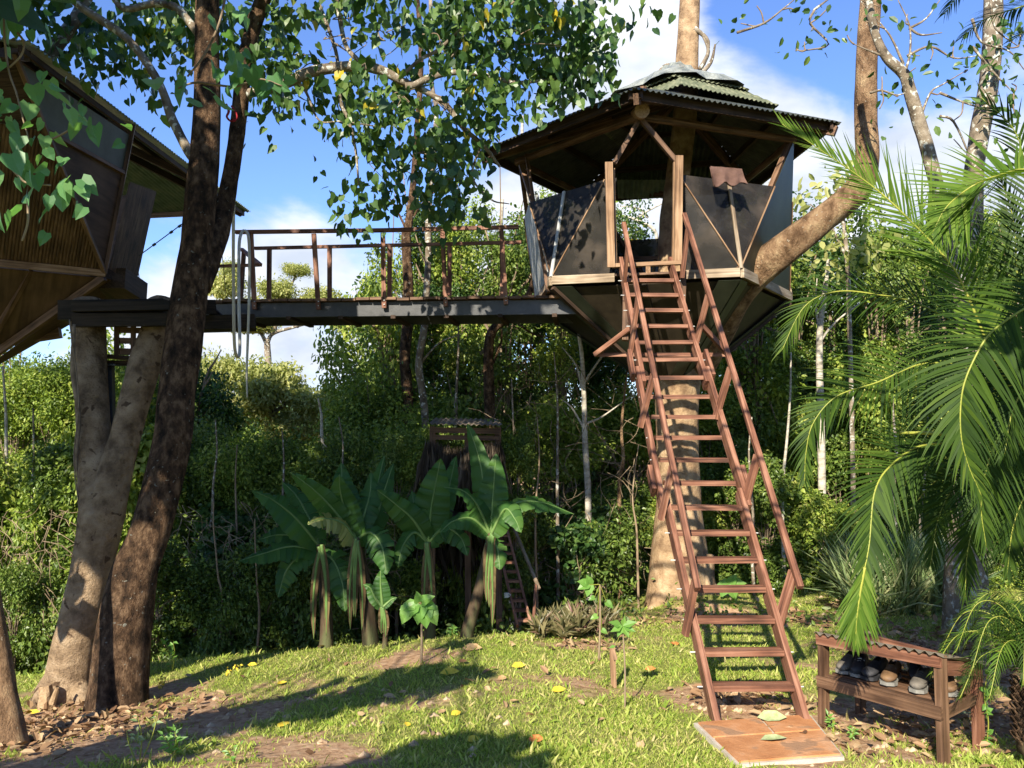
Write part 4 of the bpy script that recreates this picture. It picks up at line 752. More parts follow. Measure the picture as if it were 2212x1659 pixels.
BUSH = [crown_mesh('crown', 100+i, 5600, .09, M[m_]) for i, m_ in enumerate(('forest', 'forestdark', 'forest', 'forestdark'))]
BIG = [crown_mesh('crown', 200+i, 9500, .066, M[m_], 34, 1., LEAF, .35) for i, m_ in enumerate(('forest', 'forestdark', 'forest'))]
AIRY = [crown_mesh('crown', 500+i, 4200, .07, M[m_], 20, 1.15, OVAL, .25) for i, m_ in enumerate(('forest', 'forestdark', 'hibiscus'))]
UMB = [crown_mesh('crown', 300+i, 5200, .085, M['umbrella'], 30, .28, OVAL, .3) for i in range(2)]
HEARTB = [crown_mesh('crown', 400+i, 3600, .105, M['hibiscus' if i else 'forest'], 26, 1, HEART) for i in range(2)]
def plant(name, label, group, meshes, px, ytop, ybot, Y_, wpx, cat, rz=None):
    ct = P(px, ytop, Y_); cb_ = P(px, ybot, Y_); hz_ = (ct[2]-cb_[2])/2; rx = wpx/2*Y_/F; c = (ct+cb_)/2
    g_ = float(gz(c[0], Y_)); o = thing(name, label, cat, (c[0], Y_, g_), group)
    dz = (c[2]-g_); me, tm = meshes; nst = max(1, round(hz_/(rx*1.0))); hh = hz_/nst*1.12
    for q in range(nst):
        p = bpy.data.objects.new('crown', me); sc.collection.objects.link(p); p.parent = o; p.location = (random.uniform(-.2, .2)*rx*(nst > 1), random.uniform(-.2, .2)*rx, dz-hz_+hz_/nst*(2*q+1)); k_ = random.uniform(.95, 1.12); p.scale = (rx*k_, rx*k_, hh); p.rotation_euler = (random.uniform(-.15, .15), random.uniform(-.15, .15), random.uniform(0, 6.28))
    p = bpy.data.objects.new('trunk', tm); sc.collection.objects.link(p); p.parent = o; p.location = (0, 0, dz); p.scale = (rx, rx, max(dz/1.25, hz_)); p.rotation_euler = (0, 0, random.uniform(0, 6.28))
    return o
ORD = 'first second third fourth fifth sixth seventh eighth ninth tenth eleventh twelfth thirteenth fourteenth fifteenth'.split()
def row(name, label, group, sets, xs_, ytop, ybot, Y_, w_, cat, jt=30, jy=.8):
    for i, x in enumerate(xs_):
        yt = ytop(x) if callable(ytop) else ytop
        plant(name, label+', '+('leftmost' if i == 0 else 'rightmost' if i == len(xs_)-1 else ORD[i]+' from left'), group, sets[i % len(sets)], x+random.uniform(-15, 15), yt+random.uniform(-jt, jt), ybot+random.uniform(-30, 30), Y_+random.uniform(-jy, jy), w_*random.uniform(.85, 1.25), cat)
B0, B1, B2_, B3 = BUSH
# far backdrop trees
row('forest_tree', 'rounded green tree in the far wood beyond the left gully', 'far trees beyond the gully', [BIG[0], BIG[2], BIG[1]], range(-80, 900, 95), lambda x: 800-.1*x if x < 450 else 900, 1250, 27, 190, 'tree', 20, 3)
# left wall
row('forest_tree', 'sunlit leafy tree in the green wall behind the forked tree', 'trees behind the forked tree', [BIG[0], BIG[2]], range(-60, 480, 85), lambda x: 770 if x < 300 else 860, 1330, 17.5, 230, 'tree', 30, 1.2)
row('vine_covered_bush', 'bush smothered in creeper behind the left trunks', 'creeper-covered bushes behind the left trunks', [B0, HEARTB[0], B2_, B1], range(-60, 520, 70), 960, 1500, 13.4, 190, 'bush', 60)
row('vine_covered_bush', 'low dark creeper bush along the left lawn edge', 'low dark bushes along the left lawn edge', [B3, B1], range(-40, 780, 75), lambda x: 1200, 1480, 11.6, 160, 'bush', 50, .3)
# centre
row('forest_tree', 'dark bushy tree between the bridge and the banana plants', 'dark trees above the banana plants', [BIG[1], BIG[2]], range(430, 840, 80), lambda x: 905, 1400, 14.6, 230, 'tree', 35)
row('vine_covered_bush', 'shaded bush behind the banana plants', 'shaded bushes behind the banana plants', [B1, HEARTB[1], B3, B2_], range(420, 1400, 90), lambda x: 1060, 1420, 13.6, 210, 'bush', 50, .4)
row('forest_tree', 'tall leafy tree behind the footbridge', 'tall trees behind the footbridge', [AIRY[0], AIRY[1], AIRY[2]], range(790, 1330, 60), lambda x: 520 if x > 850 else 650, 1050, 19.5, 240, 'tree', 60, 1.5)
row('forest_tree', 'mid-height tree seen under the footbridge', 'trees seen under the footbridge', [BIG[2], BIG[0], BIG[1]], range(800, 1420, 95), lambda x: 835, 1250, 16.5, 230, 'tree', 50)
row('airy_tree', 'tall airy tree with open crown behind the bridge railing', 'airy trees behind the bridge railing', AIRY, range(830, 1330, 62), lambda x: 440 if x > 880 else 540, 860, 17.6, 190, 'tree', 50, 1.5)
row('airy_tree', 'tall airy tree with open crown behind the palm fronds', 'airy trees behind the palm fronds', AIRY, range(1640, 2300, 80), lambda x: 440, 900, 17.6, 220, 'tree', 60, 1.5)
row('airy_tree', 'loose-crowned tree above the left green wall', 'loose trees above the left green wall', AIRY, range(-40, 420, 90), lambda x: 715, 1000, 19, 200, 'tree', 30, 1.5)
# right
row('forest_tree', 'tall leafy tree behind the right side of the ladder', 'tall trees right of the ladder', [AIRY[0], AIRY[2], BIG[0]], range(1560, 2300, 70), lambda x: 560, 1150, 20, 260, 'tree', 60, 1.5)
row('forest_tree', 'dense bushy tree beyond the ladder on the right', 'dense trees beyond the ladder', [BIG[1], BIG[0]], range(1420, 2280, 95), lambda x: 790, 1330, 16.8, 240, 'tree', 50)
row('vine_covered_bush', 'leafy bush at the back edge of the right lawn', 'bushes at the back of the right lawn', [B1, HEARTB[0], B0, B3], range(1330, 2260, 80), lambda x: 1010, 1340, 15.3, 190, 'bush', 60, .4)
# creeper tower on the two middle trunks
row('vine_covered_bush', 'creeper climbing the slender trunks beside the thatched hut', 'creepers on the trunks beside the thatched hut', [B2_, B1], (905, 850, 1085, 1120), 930, 1330, 13.0, 120, 'creeper', 30, .2)
# pale umbrella trees
def layer_tree(label, Y_, layers, branches, trunk):
    o = thing('umbrella_tree', label, 'tree', GY(trunk[0][0], Y_)); org = np.array(o.location)
    for i, (x, y0, y1, w_) in enumerate(layers):
        c = P(x, (y0+y1)/2, Y_); p = bpy.data.objects.new('crown', UMB[i % 2][0]); sc.collection.objects.link(p); p.parent = o; p.location = c-org; s_ = w_/2*Y_/F; p.scale = (s_, s_, (y1-y0)/2*Y_/F/.42); p.rotation_euler = (0, 0, i*1.3)
    b = MB(); px_tube(b, trunk, Y_, [7]*len(trunk), 9, 5, .15); b.build('trunk', M['barkgrey'], o, smooth_=True)
    for q in branches: branch(o, q, Y_, np.linspace(5, 2, len(q)), 'barkgrey', 5, 7)
layer_tree('pale yellow-green flat-topped tree rising beyond the footbridge', 23, [(470, 760, 850, 130), (580, 775, 880, 190), (690, 830, 900, 180), (800, 850, 920, 160), (520, 840, 920, 200), (640, 880, 950, 170)], [[(588, 895), (560, 880), (520, 862), (470, 850)], [(588, 895), (620, 870), (660, 855), (720, 850)], [(585, 850), (560, 830), (540, 815)]], [(592, 1040), (592, 950), (588, 895), (585, 840), (580, 800)])
layer_tree('pale branching tree with open crown showing between the bridge rails', 26, [(480, 585, 645, 120), (560, 640, 690, 110), (600, 600, 650, 110), (690, 620, 670, 120), (640, 600, 570, 80), (760, 640, 720, 120), (500, 560, 600, 60), (540, 690, 720, 140)], [[(577, 742), (560, 715), (530, 695)], [(577, 742), (590, 720), (640, 705), (700, 690)], [(590, 720), (600, 690), (620, 640), (640, 590)], [(590, 720), (560, 680), (520, 640), (490, 620)], [(640, 705), (690, 670), (740, 680), (770, 695)]], [(580, 900), (580, 800), (577, 742)])
# named slender trunks
def slim(label, Y_, pts, r_, mat='barkgrey', br_=(), crown=(), grp=None):
    o = thing('slender_tree', label, 'tree', GY(pts[0][0], Y_), grp); b = MB(); g_ = GY(pts[0][0], Y_); pp = [P(x, y, Y_) for x, y in pts]; rr = np.interp(np.linspace(0, 1, len(pts)), np.linspace(0, 1, len(r_)), r_)*Y_/F
    b.tube(np.vstack([g_-np.array((0, 0, .2)), pp]), np.r_[rr[0]*1.15, rr], 11, 6, .12); b.build('trunk', M[mat], o, smooth_=True)
    for q in br_: branch(o, q, Y_, np.linspace(3.2, 1, len(q)), mat, 4, 6)
    if crown:
        b = MB()
        for c in crown: clump(b, c[0], c[1], c[2], c[3], Y_+random.uniform(-.5, .5), c[4], c[5], HEART if len(c) < 7 else OVAL)
        b.build('crown', M['hibiscus'] if len(crown[0]) < 7 else M['forest'], o)
    return o
slim('tall slender lichen-patched trunk crossing behind the middle of the footbridge', 16, [(882, 1000), (882, 882), (875, 771), (881, 698), (883, 643), (877, 507), (882, 490), (894, 383), (906, 214), (909, 92), (900, -20)], [13, 12, 12, 11, 10, 7, 6, 5], 'barkdark', [[(885, 480), (920, 430), (960, 400)], [(880, 500), (850, 440), (830, 420)]])
slim('thin speckled trunk just right of the lichen-patched one', 15, [(925, 1300), (922, 1000), (916, 870), (905, 790), (917, 700), (925, 560), (925, 490), (931, 383), (943, 245), (932, 172), (930, 0)], [9, 8, 8, 7, 7, 5, 4], 'barkgrey', [[(912, 780), (950, 740), (1000, 720)]])
slim('forking grey trunk behind the right end of the footbridge', 15, [(1062, 980), (1059, 911), (1055, 771), (1063, 716), (1100, 683), (1140, 640), (1165, 560)], [13, 12, 10, 8, 5], 'barkdark', [[(1058, 800), (1082, 740), (1082, 690), (1077, 600)], [(1100, 683), (1150, 720), (1200, 730)]])
slim('pinkish slanting trunk between the bridge posts', 18, [(975, 900), (982, 801), (1019, 683), (1050, 600), (1077, 532), (1085, 430)], [8, 8, 7, 6, 4], 'barkwhite')
slim('thin whitish trunk left of the ladder', 13.8, [(1271, 1095), (1264, 960), (1262, 880), (1258, 780), (1250, 720)], [7, 6, 5, 4], 'barkwhite', [[(1264, 915), (1300, 900), (1370, 850)], [(1260, 850), (1245, 790), (1215, 750)], [(1259, 830), (1300, 770), (1330, 740)], [(1264, 930), (1235, 880), (1210, 860)]])
slim('whitish forked trunk seen between the right palm fronds', 15.5, [(1773, 900), (1770, 780), (1772, 700), (1780, 640), (1790, 560)], [8, 7, 6, 4], 'barkwhite', [[(1770, 740), (1800, 700), (1850, 660), (1890, 640)], [(1771, 720), (1762, 660), (1765, 600)]])
slim('straight tall thin trunk far behind the footbridge railing', 19, [(1170, 760), (1150, 560), (1130, 330), (1128, 250)], [5, 5, 3], 'barkwhite')
rt = slim('sparse large-leaved tree with a curving pale trunk at the upper right', 10, [(2095, 900), (2075, 637), (2054, 572), (2046, 462), (2026, 409), (2005, 327), (1985, 262), (1964, 192), (1952, 159), (1915, 123), (1891, 74), (1879, 20), (1870, -40)], [17, 16, 15, 14, 12, 9, 8], 'barkgrey',
     [[(1956, 155), (1966, 110), (1964, 53), (1940, 0)], [(1952, 139), (1930, 90), (1911, 61), (1858, 0)], [(1966, 60), (2000, 40), (2030, 0)], [(1964, 60), (1990, 75), (2035, 70)], [(1960, 120), (2010, 100), (2060, 125), (2110, 120)], [(2100, 100), (2150, 160), (2190, 200)],
      [(1985, 262), (2010, 200), (2040, 180), (2090, 150)], [(2030, 200), (2080, 220), (2140, 240)], [(1915, 123), (1880, 110), (1845, 95)], [(1760, 20), (1750, 50), (1790, 95), (1740, 108), (1718, 108)], [(1760, 20), (1780, 5), (1800, -10)], [(1592, 70), (1650, 50), (1690, 20), (1720, -5)],
      [(1880, 200), (1905, 195), (1940, 205), (1975, 190)], [(2140, 0), (2150, 60), (2200, 100)], [(2030, 250), (2060, 262), (2090, 330), (2060, 300)], [(2100, 40), (2120, 90), (2180, 110), (2212, 150)]])
b = MB(); SPT = []
for (x, y, rx, ry, n) in ((1600, 50, 14, 14, 7), (1635, 12, 20, 8, 5), (1718, 22, 12, 12, 5), (1753, 65, 14, 10, 5), (1720, 105, 22, 6, 6), (1738, 90, 6, 6, 3), (1830, 75, 30, 14, 9), (1790, 15, 20, 10, 5), (1870, 45, 14, 10, 4), (1905, 165, 8, 10, 3), (1925, 200, 14, 14, 5), (1900, 235, 8, 8, 3), (1978, 146, 25, 8, 5), (1987, 120, 16, 12, 6), (2010, 130, 12, 14, 4),
                          (2030, 200, 22, 10, 6), (2060, 260, 20, 12, 5), (2085, 150, 40, 18, 14), (2130, 150, 30, 30, 16), (2170, 100, 36, 40, 26), (2185, 180, 34, 40, 26), (2200, 60, 30, 40, 20), (1900, 15, 25, 12, 6), (2060, 100, 14, 14, 5), (2200, 260, 30, 40, 20), (1960, 30, 20, 20, 5)):
    clump(b, x, y, rx, ry, 10, n, 24, OVAL, .3); SPT.append((x, y))
b.build('crown', M['hibiscus'], rt)
BPX = [(1956, 155), (1966, 110), (1964, 53), (1930, 90), (1911, 61), (1858, 0), (2000, 40), (2035, 70), (2010, 100), (2060, 125), (2110, 120), (2150, 160), (2190, 200), (1985, 262), (2010, 200), (2040, 180), (2090, 150), (2080, 220), (2140, 240), (1880, 110), (1845, 95), (1750, 50), (1790, 95), (1740, 108), (1650, 50), (1690, 20), (1905, 195), (1940, 205), (2200, 100), (2120, 90)]
for (x, y) in SPT:
    q_ = min(BPX, key=lambda p: (p[0]-x)**2+(p[1]-y)**2); branch(rt, [q_, ((q_[0]+x)/2+random.uniform(-8, 8), (q_[1]+y)/2+random.uniform(-4, 8)), (x, y)], 10, [2.2, 1.6, 1.2], 'twig', 4, 5)
slim('tall straight ringed trunk at the right edge with dark foot', 10.5, [(2088, 1360), (2088, 1200), (2092, 1080), (2098, 900), (2100, 600), (2103, 409), (2107, 347), (2120, 266), (2136, 184), (2144, 82), (2146, -30)], [48, 38, 32, 24, 22, 20, 21, 20, 20, 19], 'barkgrey')
mid = 0
STL = ['just right of the dark tree', 'second from the dark tree', 'third from the dark tree', 'right of the pale flat-topped tree', 'above the middle banana plants', 'behind the thatched hut roof', 'just right of the thatched hut', 'between the hut and the thin whitish trunk', 'left of the thin whitish trunk', 'right of the thin whitish trunk', 'just left of the big tree', 'just right of the ladder', 'pale, left of the forked white trunk', 'left of the tall grass', 'behind the hanging palm frond', 'nearest the forked tree on its left', 'at the far left edge', 'low, left of the banana plants', 'low, touching the left banana leaf']
for x, y0, y1, Y_, r_, mt in ((452, 1180, 905, 13.0, 3.5, 'barkgrey'), (505, 1250, 960, 12.9, 3, 'drytwig'), (612, 1150, 930, 13.2, 3.5, 'barkgrey'), (703, 1010, 860, 14, 5, 'barkwhite'), (742, 1120, 900, 13.4, 3, 'barkgrey'), (985, 930, 700, 15.2, 4, 'barkgrey'), (1122, 1250, 820, 13.1, 3.5, 'barkgrey'), (1160, 1280, 900, 13, 3, 'drytwig'), (1205, 1180, 760, 13.6, 4, 'barkgrey'), (1338, 1060, 800, 13.8, 4.5, 'barktan'), (1377, 1200, 960, 13.2, 2.5, 'drytwig'),
                          (1625, 1200, 900, 14, 3.5, 'barkgrey'), (1690, 1120, 760, 14.5, 4, 'barkwhite'), (1935, 1150, 800, 14.3, 5, 'barkgrey'), (1990, 1200, 900, 14, 4, 'barkgrey'), (60, 1250, 880, 12.9, 4, 'barkgrey'), (28, 1200, 790, 13.2, 5, 'barkwhite'), (480, 1300, 1080, 11.4, 2.5, 'drytwig'), (560, 1330, 1120, 11.3, 2.5, 'drytwig')):
    mid += 1; q_ = []; xx = x
    for yy in np.linspace(y0, y1, 5): q_.append((xx, yy)); xx += random.uniform(-9, 9)
    brs = []
    slim('slim understorey stem '+STL[mid-1], Y_, q_, [r_, r_*.7, r_*.4], mt, brs, (), 'slim understorey stems')
# cecropia-like foliage right of house
ol = slim('broad-lobed young tree poking above the bent limb', 15, [(1840, 900), (1835, 700), (1830, 560), (1815, 430), (1800, 380)], [5, 5, 3], 'barkgrey', [[(1830, 560), (1790, 480), (1750, 440)], [(1820, 460), (1850, 400)]])
b = MB()
for (x, y, rx, ry, n) in ((1800, 385, 40, 16, 26), (1760, 415, 30, 14, 20), (1740, 450, 16, 14, 12), (1830, 400, 40, 20, 24), (1850, 520, 60, 40, 60), (1800, 560, 70, 40, 60)): clump(b, x, y, rx, ry, 15, n, 26, OVAL, .3)
b.build('crown', M['umbrella'], ol)
# branches seen through the doorway
bt = slim('bare pale branch with a few leaves seen through the treehouse doorway', 19, [(1400, 700), (1420, 520), (1385, 480), (1340, 465)], [4, 4, 3], 'barkwhite', [[(1400, 470), (1380, 450), (1340, 445)], [(1370, 475), (1400, 455), (1450, 430)]], [(1350, 440, 20, 12, 14, 14, 1), (1395, 480, 14, 14, 10, 14, 1), (1345, 470, 14, 10, 9, 14, 1)])
# dry tangle
b = MB()
for k in range(520):
    r_ = rng.random()
    if r_ < .45: x, y, Y_ = rng.uniform(380, 860), rng.uniform(1080, 1330), 11.7+rng.random()*.8
    elif r_ < .8: x, y, Y_ = rng.uniform(1080, 1420), rng.uniform(780, 1250), 13.4+rng.random()*.8
    else: x, y, Y_ = rng.uniform(-20, 150), rng.uniform(1100, 1400), 11.4+rng.random()
    a_ = rng.normal()*.9+1.57 if r_ > .45 else rng.uniform(0, 3.1); L_ = rng.uniform(25, 110); pts = [P(x, y, Y_)]
    for q in range(3): x += math.cos(a_)*L_/3; y += math.sin(a_)*L_/3*.9; a_ += rng.normal()*.35; pts.append(P(x, y, Y_+rng.normal()*.08))
    b.tube(pts, [.006, .005, .004, .002], 4, 2)
tg = b.build('dry_undergrowth', M['drytwig']); tg['kind'] = 'stuff'; tg['label'] = 'tangle of dry stems and dead vines in front of the forest'; tg['category'] = 'undergrowth'
b = MB(); n = 26000
x = rng.uniform(-14, 12, n); y = rng.uniform(10.6, 17, n); ok = (soil(x, y) > .45); x = x[ok]; y = y[ok]; n = len(x)
hgt = rng.random(n)**2*.55*np.where(x > 2.5, .4, 1)*sst(10.5, 12.5, y); b.leaves(np.stack([x, y, gz(x, y)+hgt], -1), rng.normal(size=(n, 3))*.7+np.array((0, -.2, .1)), rdir(n)*.6+np.array((0, -.4, .8)), .05+.07*rng.random(n), LEAF)
ug = b.build('ground_cover', M['forestdark']); ug['kind'] = 'stuff'; ug['label'] = 'low leafy ground cover on the forest floor behind the lawn'; ug['category'] = 'ground cover'

# wood all round the clearing, behind and beside the viewer
for i in range(18):
    a_ = R(178+i*11.2); r_ = 15+4*(i % 3); x, y = r_*math.cos(a_)*1.15, 6+r_*math.sin(a_); h_ = 5.5+1.5*(i % 3 == 0)
    if x < 6 and y < 6: continue
    o = thing('forest_tree', 'tree of the surrounding wood beside and behind the viewer', 'tree', (x, y, float(gz(x, y))), 'wood around the clearing'); me, tm = BIG[i % 3]
    for q in range(2): p = bpy.data.objects.new('crown', me); sc.collection.objects.link(p); p.parent = o; p.location = (0, 0, h_*.3+h_*.55*q); p.scale = (3.2, 3.2, h_*.42); p.rotation_euler = (0, 0, i*1.7+q)
    p = bpy.data.objects.new('trunk', tm); sc.collection.objects.link(p); p.parent = o; p.location = (0, 0, h_*.7); p.scale = (3, 3, h_*.6)
# ================================================================ PALM FRONDS
def frond(par, pts, Ys, Lpx, up=(0, -.35, 1), n=46, mat='palm', wl=.032, droop=.35, ang=50, side_w=(1, 1), start=.0, thin=1.):
    pts3 = np.array([P(x, y, Y_) for (x, y), Y_ in zip(pts, np.ones(len(pts))*Ys)]); Ym = float(np.mean(Ys)); L0 = Lpx*Ym/F
    pp, rr = smooth(pts3, np.linspace(1, 1, len(pts)), 10); sl_ = np.r_[0, np.cumsum(np.linalg.norm(np.diff(pp, axis=0), axis=1))]; sl_ /= sl_[-1]
    o_ = MB(); o_.tube(pp, np.interp(sl_, [0, 1], [.01*thin, .0025]), 6); ra = o_.build('rachis', M['rachis'], par, smooth_=True)
    b = MB(); up = np.array(up, float); up /= np.linalg.norm(up)
    n = int(n*1.15)
    for i in range(n):
        u = start+(1-start)*(i+.5)/n; p = np.array([np.interp(u, sl_, pp[:, q]) for q in range(3)]); p2 = np.array([np.interp(min(1, u+.02), sl_, pp[:, q]) for q in range(3)]); p1 = np.array([np.interp(max(0, u-.02), sl_, pp[:, q]) for q in range(3)])
        T = p2-p1; T /= np.linalg.norm(T)+1e-9; sd = np.cross(T, up); sd /= np.linalg.norm(sd)+1e-9; nn = np.cross(sd, T)
        prof_ = (.45+.55*math.sin(math.pi*min(1, u*1.15+.12)))*(1 if u < .8 else 1-.45*(u-.8)/.2)
        for sg, sw in ((-1, side_w[0]), (1, side_w[1])):
            if sw == 0: continue
            a_ = R(ang*(1-.62*max(0, u-.35)/.65)+random.uniform(-5, 5)); L = L0*prof_*sw*random.uniform(.88, 1.08)
            d = sd*sg*math.sin(a_)+T*math.cos(a_)+nn*random.uniform(.0, .25); d /= np.linalg.norm(d); wv = T-d*np.dot(T, d); wv = wv/np.linalg.norm(wv)*.8+nn*.5*sg*random.uniform(.2, 1); wv /= np.linalg.norm(wv)
            q0 = p; v = []; dd = d.copy(); K = 5; w_ = .72*wl*random.uniform(.85, 1.1)*min(1, L/.35+.2)
            for k in range(K+1):
                t_ = k/K; ww = w_*(.45+.55*math.sin(math.pi*min(1, t_*1.3+.15))) if k < K else .001; ww = ww*(1-t_**3*.6)
                v += [q0-wv*ww/2, q0+wv*ww/2]; dd = dd+np.array((0, 0, -1))*droop*(.35+t_)*.42; dd /= np.linalg.norm(dd); q0 = q0+dd*L/K
            b.add(v, [(2*k, 2*k+1, 2*k+3, 2*k+2) for k in range(K)])
    return b.build('leaflets', M[mat], ra)
pm = thing('palm_tree', 'clumping palm at the right edge whose arching fronds fill the right foreground', 'palm', PG(2290, 1560))
pmb = np.array(pm.location)
def stem(pts, Ys, r_, mat='rachis'): b = MB(); px_tube(b, pts, Ys, r_, 8, 5, .05); b.build('stalk', M[mat], pm, smooth_=True)
b = MB(); px_tube(b, [(2300, 1620), (2290, 1400), (2275, 1150), (2265, 960)], 6.2, [40, 34, 30, 24], 12); b.build('trunk', M['barkwhite'], pm, smooth_=True)
CR = (2265, 960)
UPC = (0, -.75, .65)
frond(pm, [(2140, 760), (2075, 605), (2030, 543), (1960, 470), (1903, 417), (1838, 368), (1772, 323), (1690, 268)], 5.6, 215, (-.3, -.8, .5), 60, 'palmlight', .034, .05, 42, (.8, .85)); stem([(2262, 950), (2200, 860), (2140, 760)], 5.6, [7, 6, 4])
frond(pm, [(2300, 372), (2212, 366), (2165, 376), (2103, 400), (2046, 445), (2015, 500)], [4.6, 4.8, 4.9, 5, 5, 5], 250, (.1, -.9, .5), 44, 'palmlight', .03, .12, 62, (1, .8))
frond(pm, [(2200, 800), (2120, 730), (2035, 680), (1960, 648), (1896, 636), (1830, 628), (1782, 635), (1745, 655), (1719, 690), (1690, 755)], 6.0, 165, UPC, 64, 'palm', .028, .25, 56, (1, 1)); stem([(2262, 950), (2240, 860), (2200, 800)], 6.0, [7, 6, 4])
frond(pm, [(2190, 880), (2100, 800), (1997, 785), (1896, 825), (1807, 856), (1757, 913), (1741, 977), (1738, 1040)], 5.9, 170, UPC, 60, 'palm', .03, .3, 58, (1, 1)); stem([(2262, 950), (2230, 920), (2190, 880)], 5.9, [7, 6, 4])
frond(pm, [(2300, 620), (2212, 667), (2142, 717), (2105, 774), (2079, 844), (2075, 930), (2090, 1000), (2120, 1070)], 5.0, 210, (-.1, -.8, .55), 60, 'palm', .032, .4, 60, (1, 1))
frond(pm, [(2120, 960), (2000, 960), (1930, 1000), (1890, 1060), (1877, 1179), (1858, 1274), (1845, 1368)], [5.9, 5.9, 5.8, 5.7, 5.6, 5.5, 5.5], 150, (.1, -.85, .5), 64, 'palm', .03, .22, 46, (1, 1)); stem([(2262, 970), (2200, 950), (2120, 960)], 5.95, [7, 6, 4])
frond(pm, [(1868, 1225), (1858, 1280), (1850, 1340), (1848, 1395)], 5.42, 105, (.1, -.95, .3), 36, 'palmlight', .034, .1, 30, (1, 1))
for (pts, Y_, L_, up_, m_) in [
    ([(2250, 960), (2150, 900), (2060, 900), (1990, 960), (1950, 1060)], 6.6, 150, UPC, 'palm'), ([(2250, 970), (2160, 980), (2080, 1030), (2030, 1110), (2010, 1220)], 6.5, 150, (-.2, -.8, .5), 'palm'),
    ([(2250, 980), (2180, 1010), (2120, 1090), (2090, 1190), (2085, 1290)], 6.2, 150, (.2, -.9, .4), 'palm'), ([(2280, 980), (2230, 1040), (2190, 1130), (2175, 1240)], 5.9, 140, (.3, -.9, .4), 'palm'),
    ([(2260, 950), (2180, 820), (2130, 700), (2110, 590), (2120, 480)], 6.4, 160, (-.6, -.7, .3), 'palm'), ([(2265, 940), (2230, 760), (2200, 620), (2190, 480), (2160, 380)], 5.8, 170, (-.7, -.6, .2), 'palm'),
    ([(2270, 930), (2240, 700), (2230, 500), (2200, 300), (2120, 210)], 5.6, 190, (-.7, -.6, .3), 'palm'), ([(2250, 950), (2150, 860), (2040, 850), (1950, 900)], 6.9, 130, UPC, 'palm'),
    ([(2260, 940), (2170, 780), (2060, 740), (1980, 760), (1930, 830)], 6.8, 140, UPC, 'palm'), ([(2300, 760), (2240, 800), (2190, 880), (2170, 980)], 5.2, 150, UPC, 'palm'),
    ([(2300, 860), (2230, 870), (2150, 960), (2120, 1080), (2130, 1180)], 5.6, 170, UPC, 'palm'), ([(2240, 1000), (2120, 1010), (2020, 1040), (1960, 1120), (1940, 1200)], 6.9, 110, (0, -.8, .6), 'palm')]:
    frond(pm, pts, Y_, L_, up_, 46, m_, .03, .3, 55)
b = MB(); px_tube(b, [(1945, 934), (2020, 936), (2100, 944), (2240, 962)], 5.7, [3, 4, 5, 6], 8, 4, 0); b.build('stalk', M['rachis'], pm)
tp2 = thing('palm_tree', 'tall palm off the right edge with dark fronds dangling into the top right corner', 'palm', PG(2500, 1600))
b = MB(); px_tube(b, [(2520, 1500), (2480, 900), (2420, 300), (2380, -120)], 5.8, [24, 22, 20, 18], 12); b.build('trunk', M['barkwhite'], tp2, smooth_=True)
frond(tp2, [(2380, -100), (2280, -70), (2180, -55), (2090, -30), (2040, 30)], 5.8, 130, (0, -.6, .8), 40, 'palm', .028, .5, 60)
frond(tp2, [(2380, -90), (2300, -20), (2212, 12), (2130, 40), (2080, 80)], 5.6, 130, (0, -.6, .8), 44, 'palm', .028, .5, 60)
frond(tp2, [(2380, -90), (2310, 30), (2230, 60), (2180, 90)], 5.5, 100, (0, -.6, .8), 40, 'palm', .026, .5, 60)
# pygmy palm, bottom right
pg = thing('dwarf_palm', 'low feathery palm with a scaly brown trunk at the bottom right corner', 'palm', PG(2200, 1600))
b = MB(); b.tube([P(2243, 1625, 5.7), P(2238, 1540, 5.7), P(2240, 1475, 5.7)], [.13, .135, .09], 16, 6, .1); b.build('trunk', M['bananadry'], pg, smooth_=True)
b = MB()
for k in range(150):
    a_ = k*2.399; h_ = k/150; c = lerp(P(2243, 1610, 5.7), P(2240, 1480, 5.7), h_)+.125*np.array((math.cos(a_), math.sin(a_), 0)); b.beam(c, c+np.array((math.cos(a_)*.035, math.sin(a_)*.035, .05)), .03, .012, (0, 0, 1))
b.build('leaf_scars', M['barkdark'], pg)
for a_, l_, e_ in [(165, 1, .3), (190, .9, -.1), (215, 1, .35), (150, .9, .8), (120, .8, .6), (240, .9, .1), (260, 1, .5), (175, .8, 1.2), (200, .9, .9), (90, .7, .9), (290, .8, .4), (135, 1, .1), (230, .8, .8)]:
    c = P(2240, 1475, 5.7); dx = np.array((math.cos(R(a_)), math.sin(R(a_)), 0))*.62*l_
    pts3 = [c, c+dx*.35+np.array((0, 0, .22+.2*e_)), c+dx*.75+np.array((0, 0, .22+.25*e_)), c+dx*1.05+np.array((0, 0, -.05+.2*e_))]
    pts = []; Ys_ = []
    for p in pts3: q_ = p-np.array((0, 0, H)); fw = q_[1]*CT+q_[2]*ST; up_ = q_[2]*CT-q_[1]*ST; pts.append((1106+F*q_[0]/fw, 829-F*up_/fw)); Ys_.append(p[1])
    frond(pg, pts, Ys_, 70, (0, -.3, 1), 34, 'palmlight' if a_ % 2 else 'palm', .022, .45, 55, thin=.3)
sg = thing('dwarf_palm', 'bright feathery young palm at the right edge above the scaly one', 'palm', PG(2230, 1480))
for pts in ([(2240, 1330), (2200, 1240), (2160, 1205), (2130, 1210)], [(2240, 1340), (2200, 1300), (2140, 1280), (2100, 1310)], [(2240, 1340), (2190, 1330), (2140, 1350), (2110, 1400)], [(2250, 1300), (2230, 1230), (2190, 1180), (2160, 1170)], [(2240, 1330), (2210, 1350), (2180, 1400), (2160, 1440)]):
    frond(sg, pts, 6.3, 60, (0, -.6, .8), 30, 'palmlight', .024, .35, 50, thin=.35)
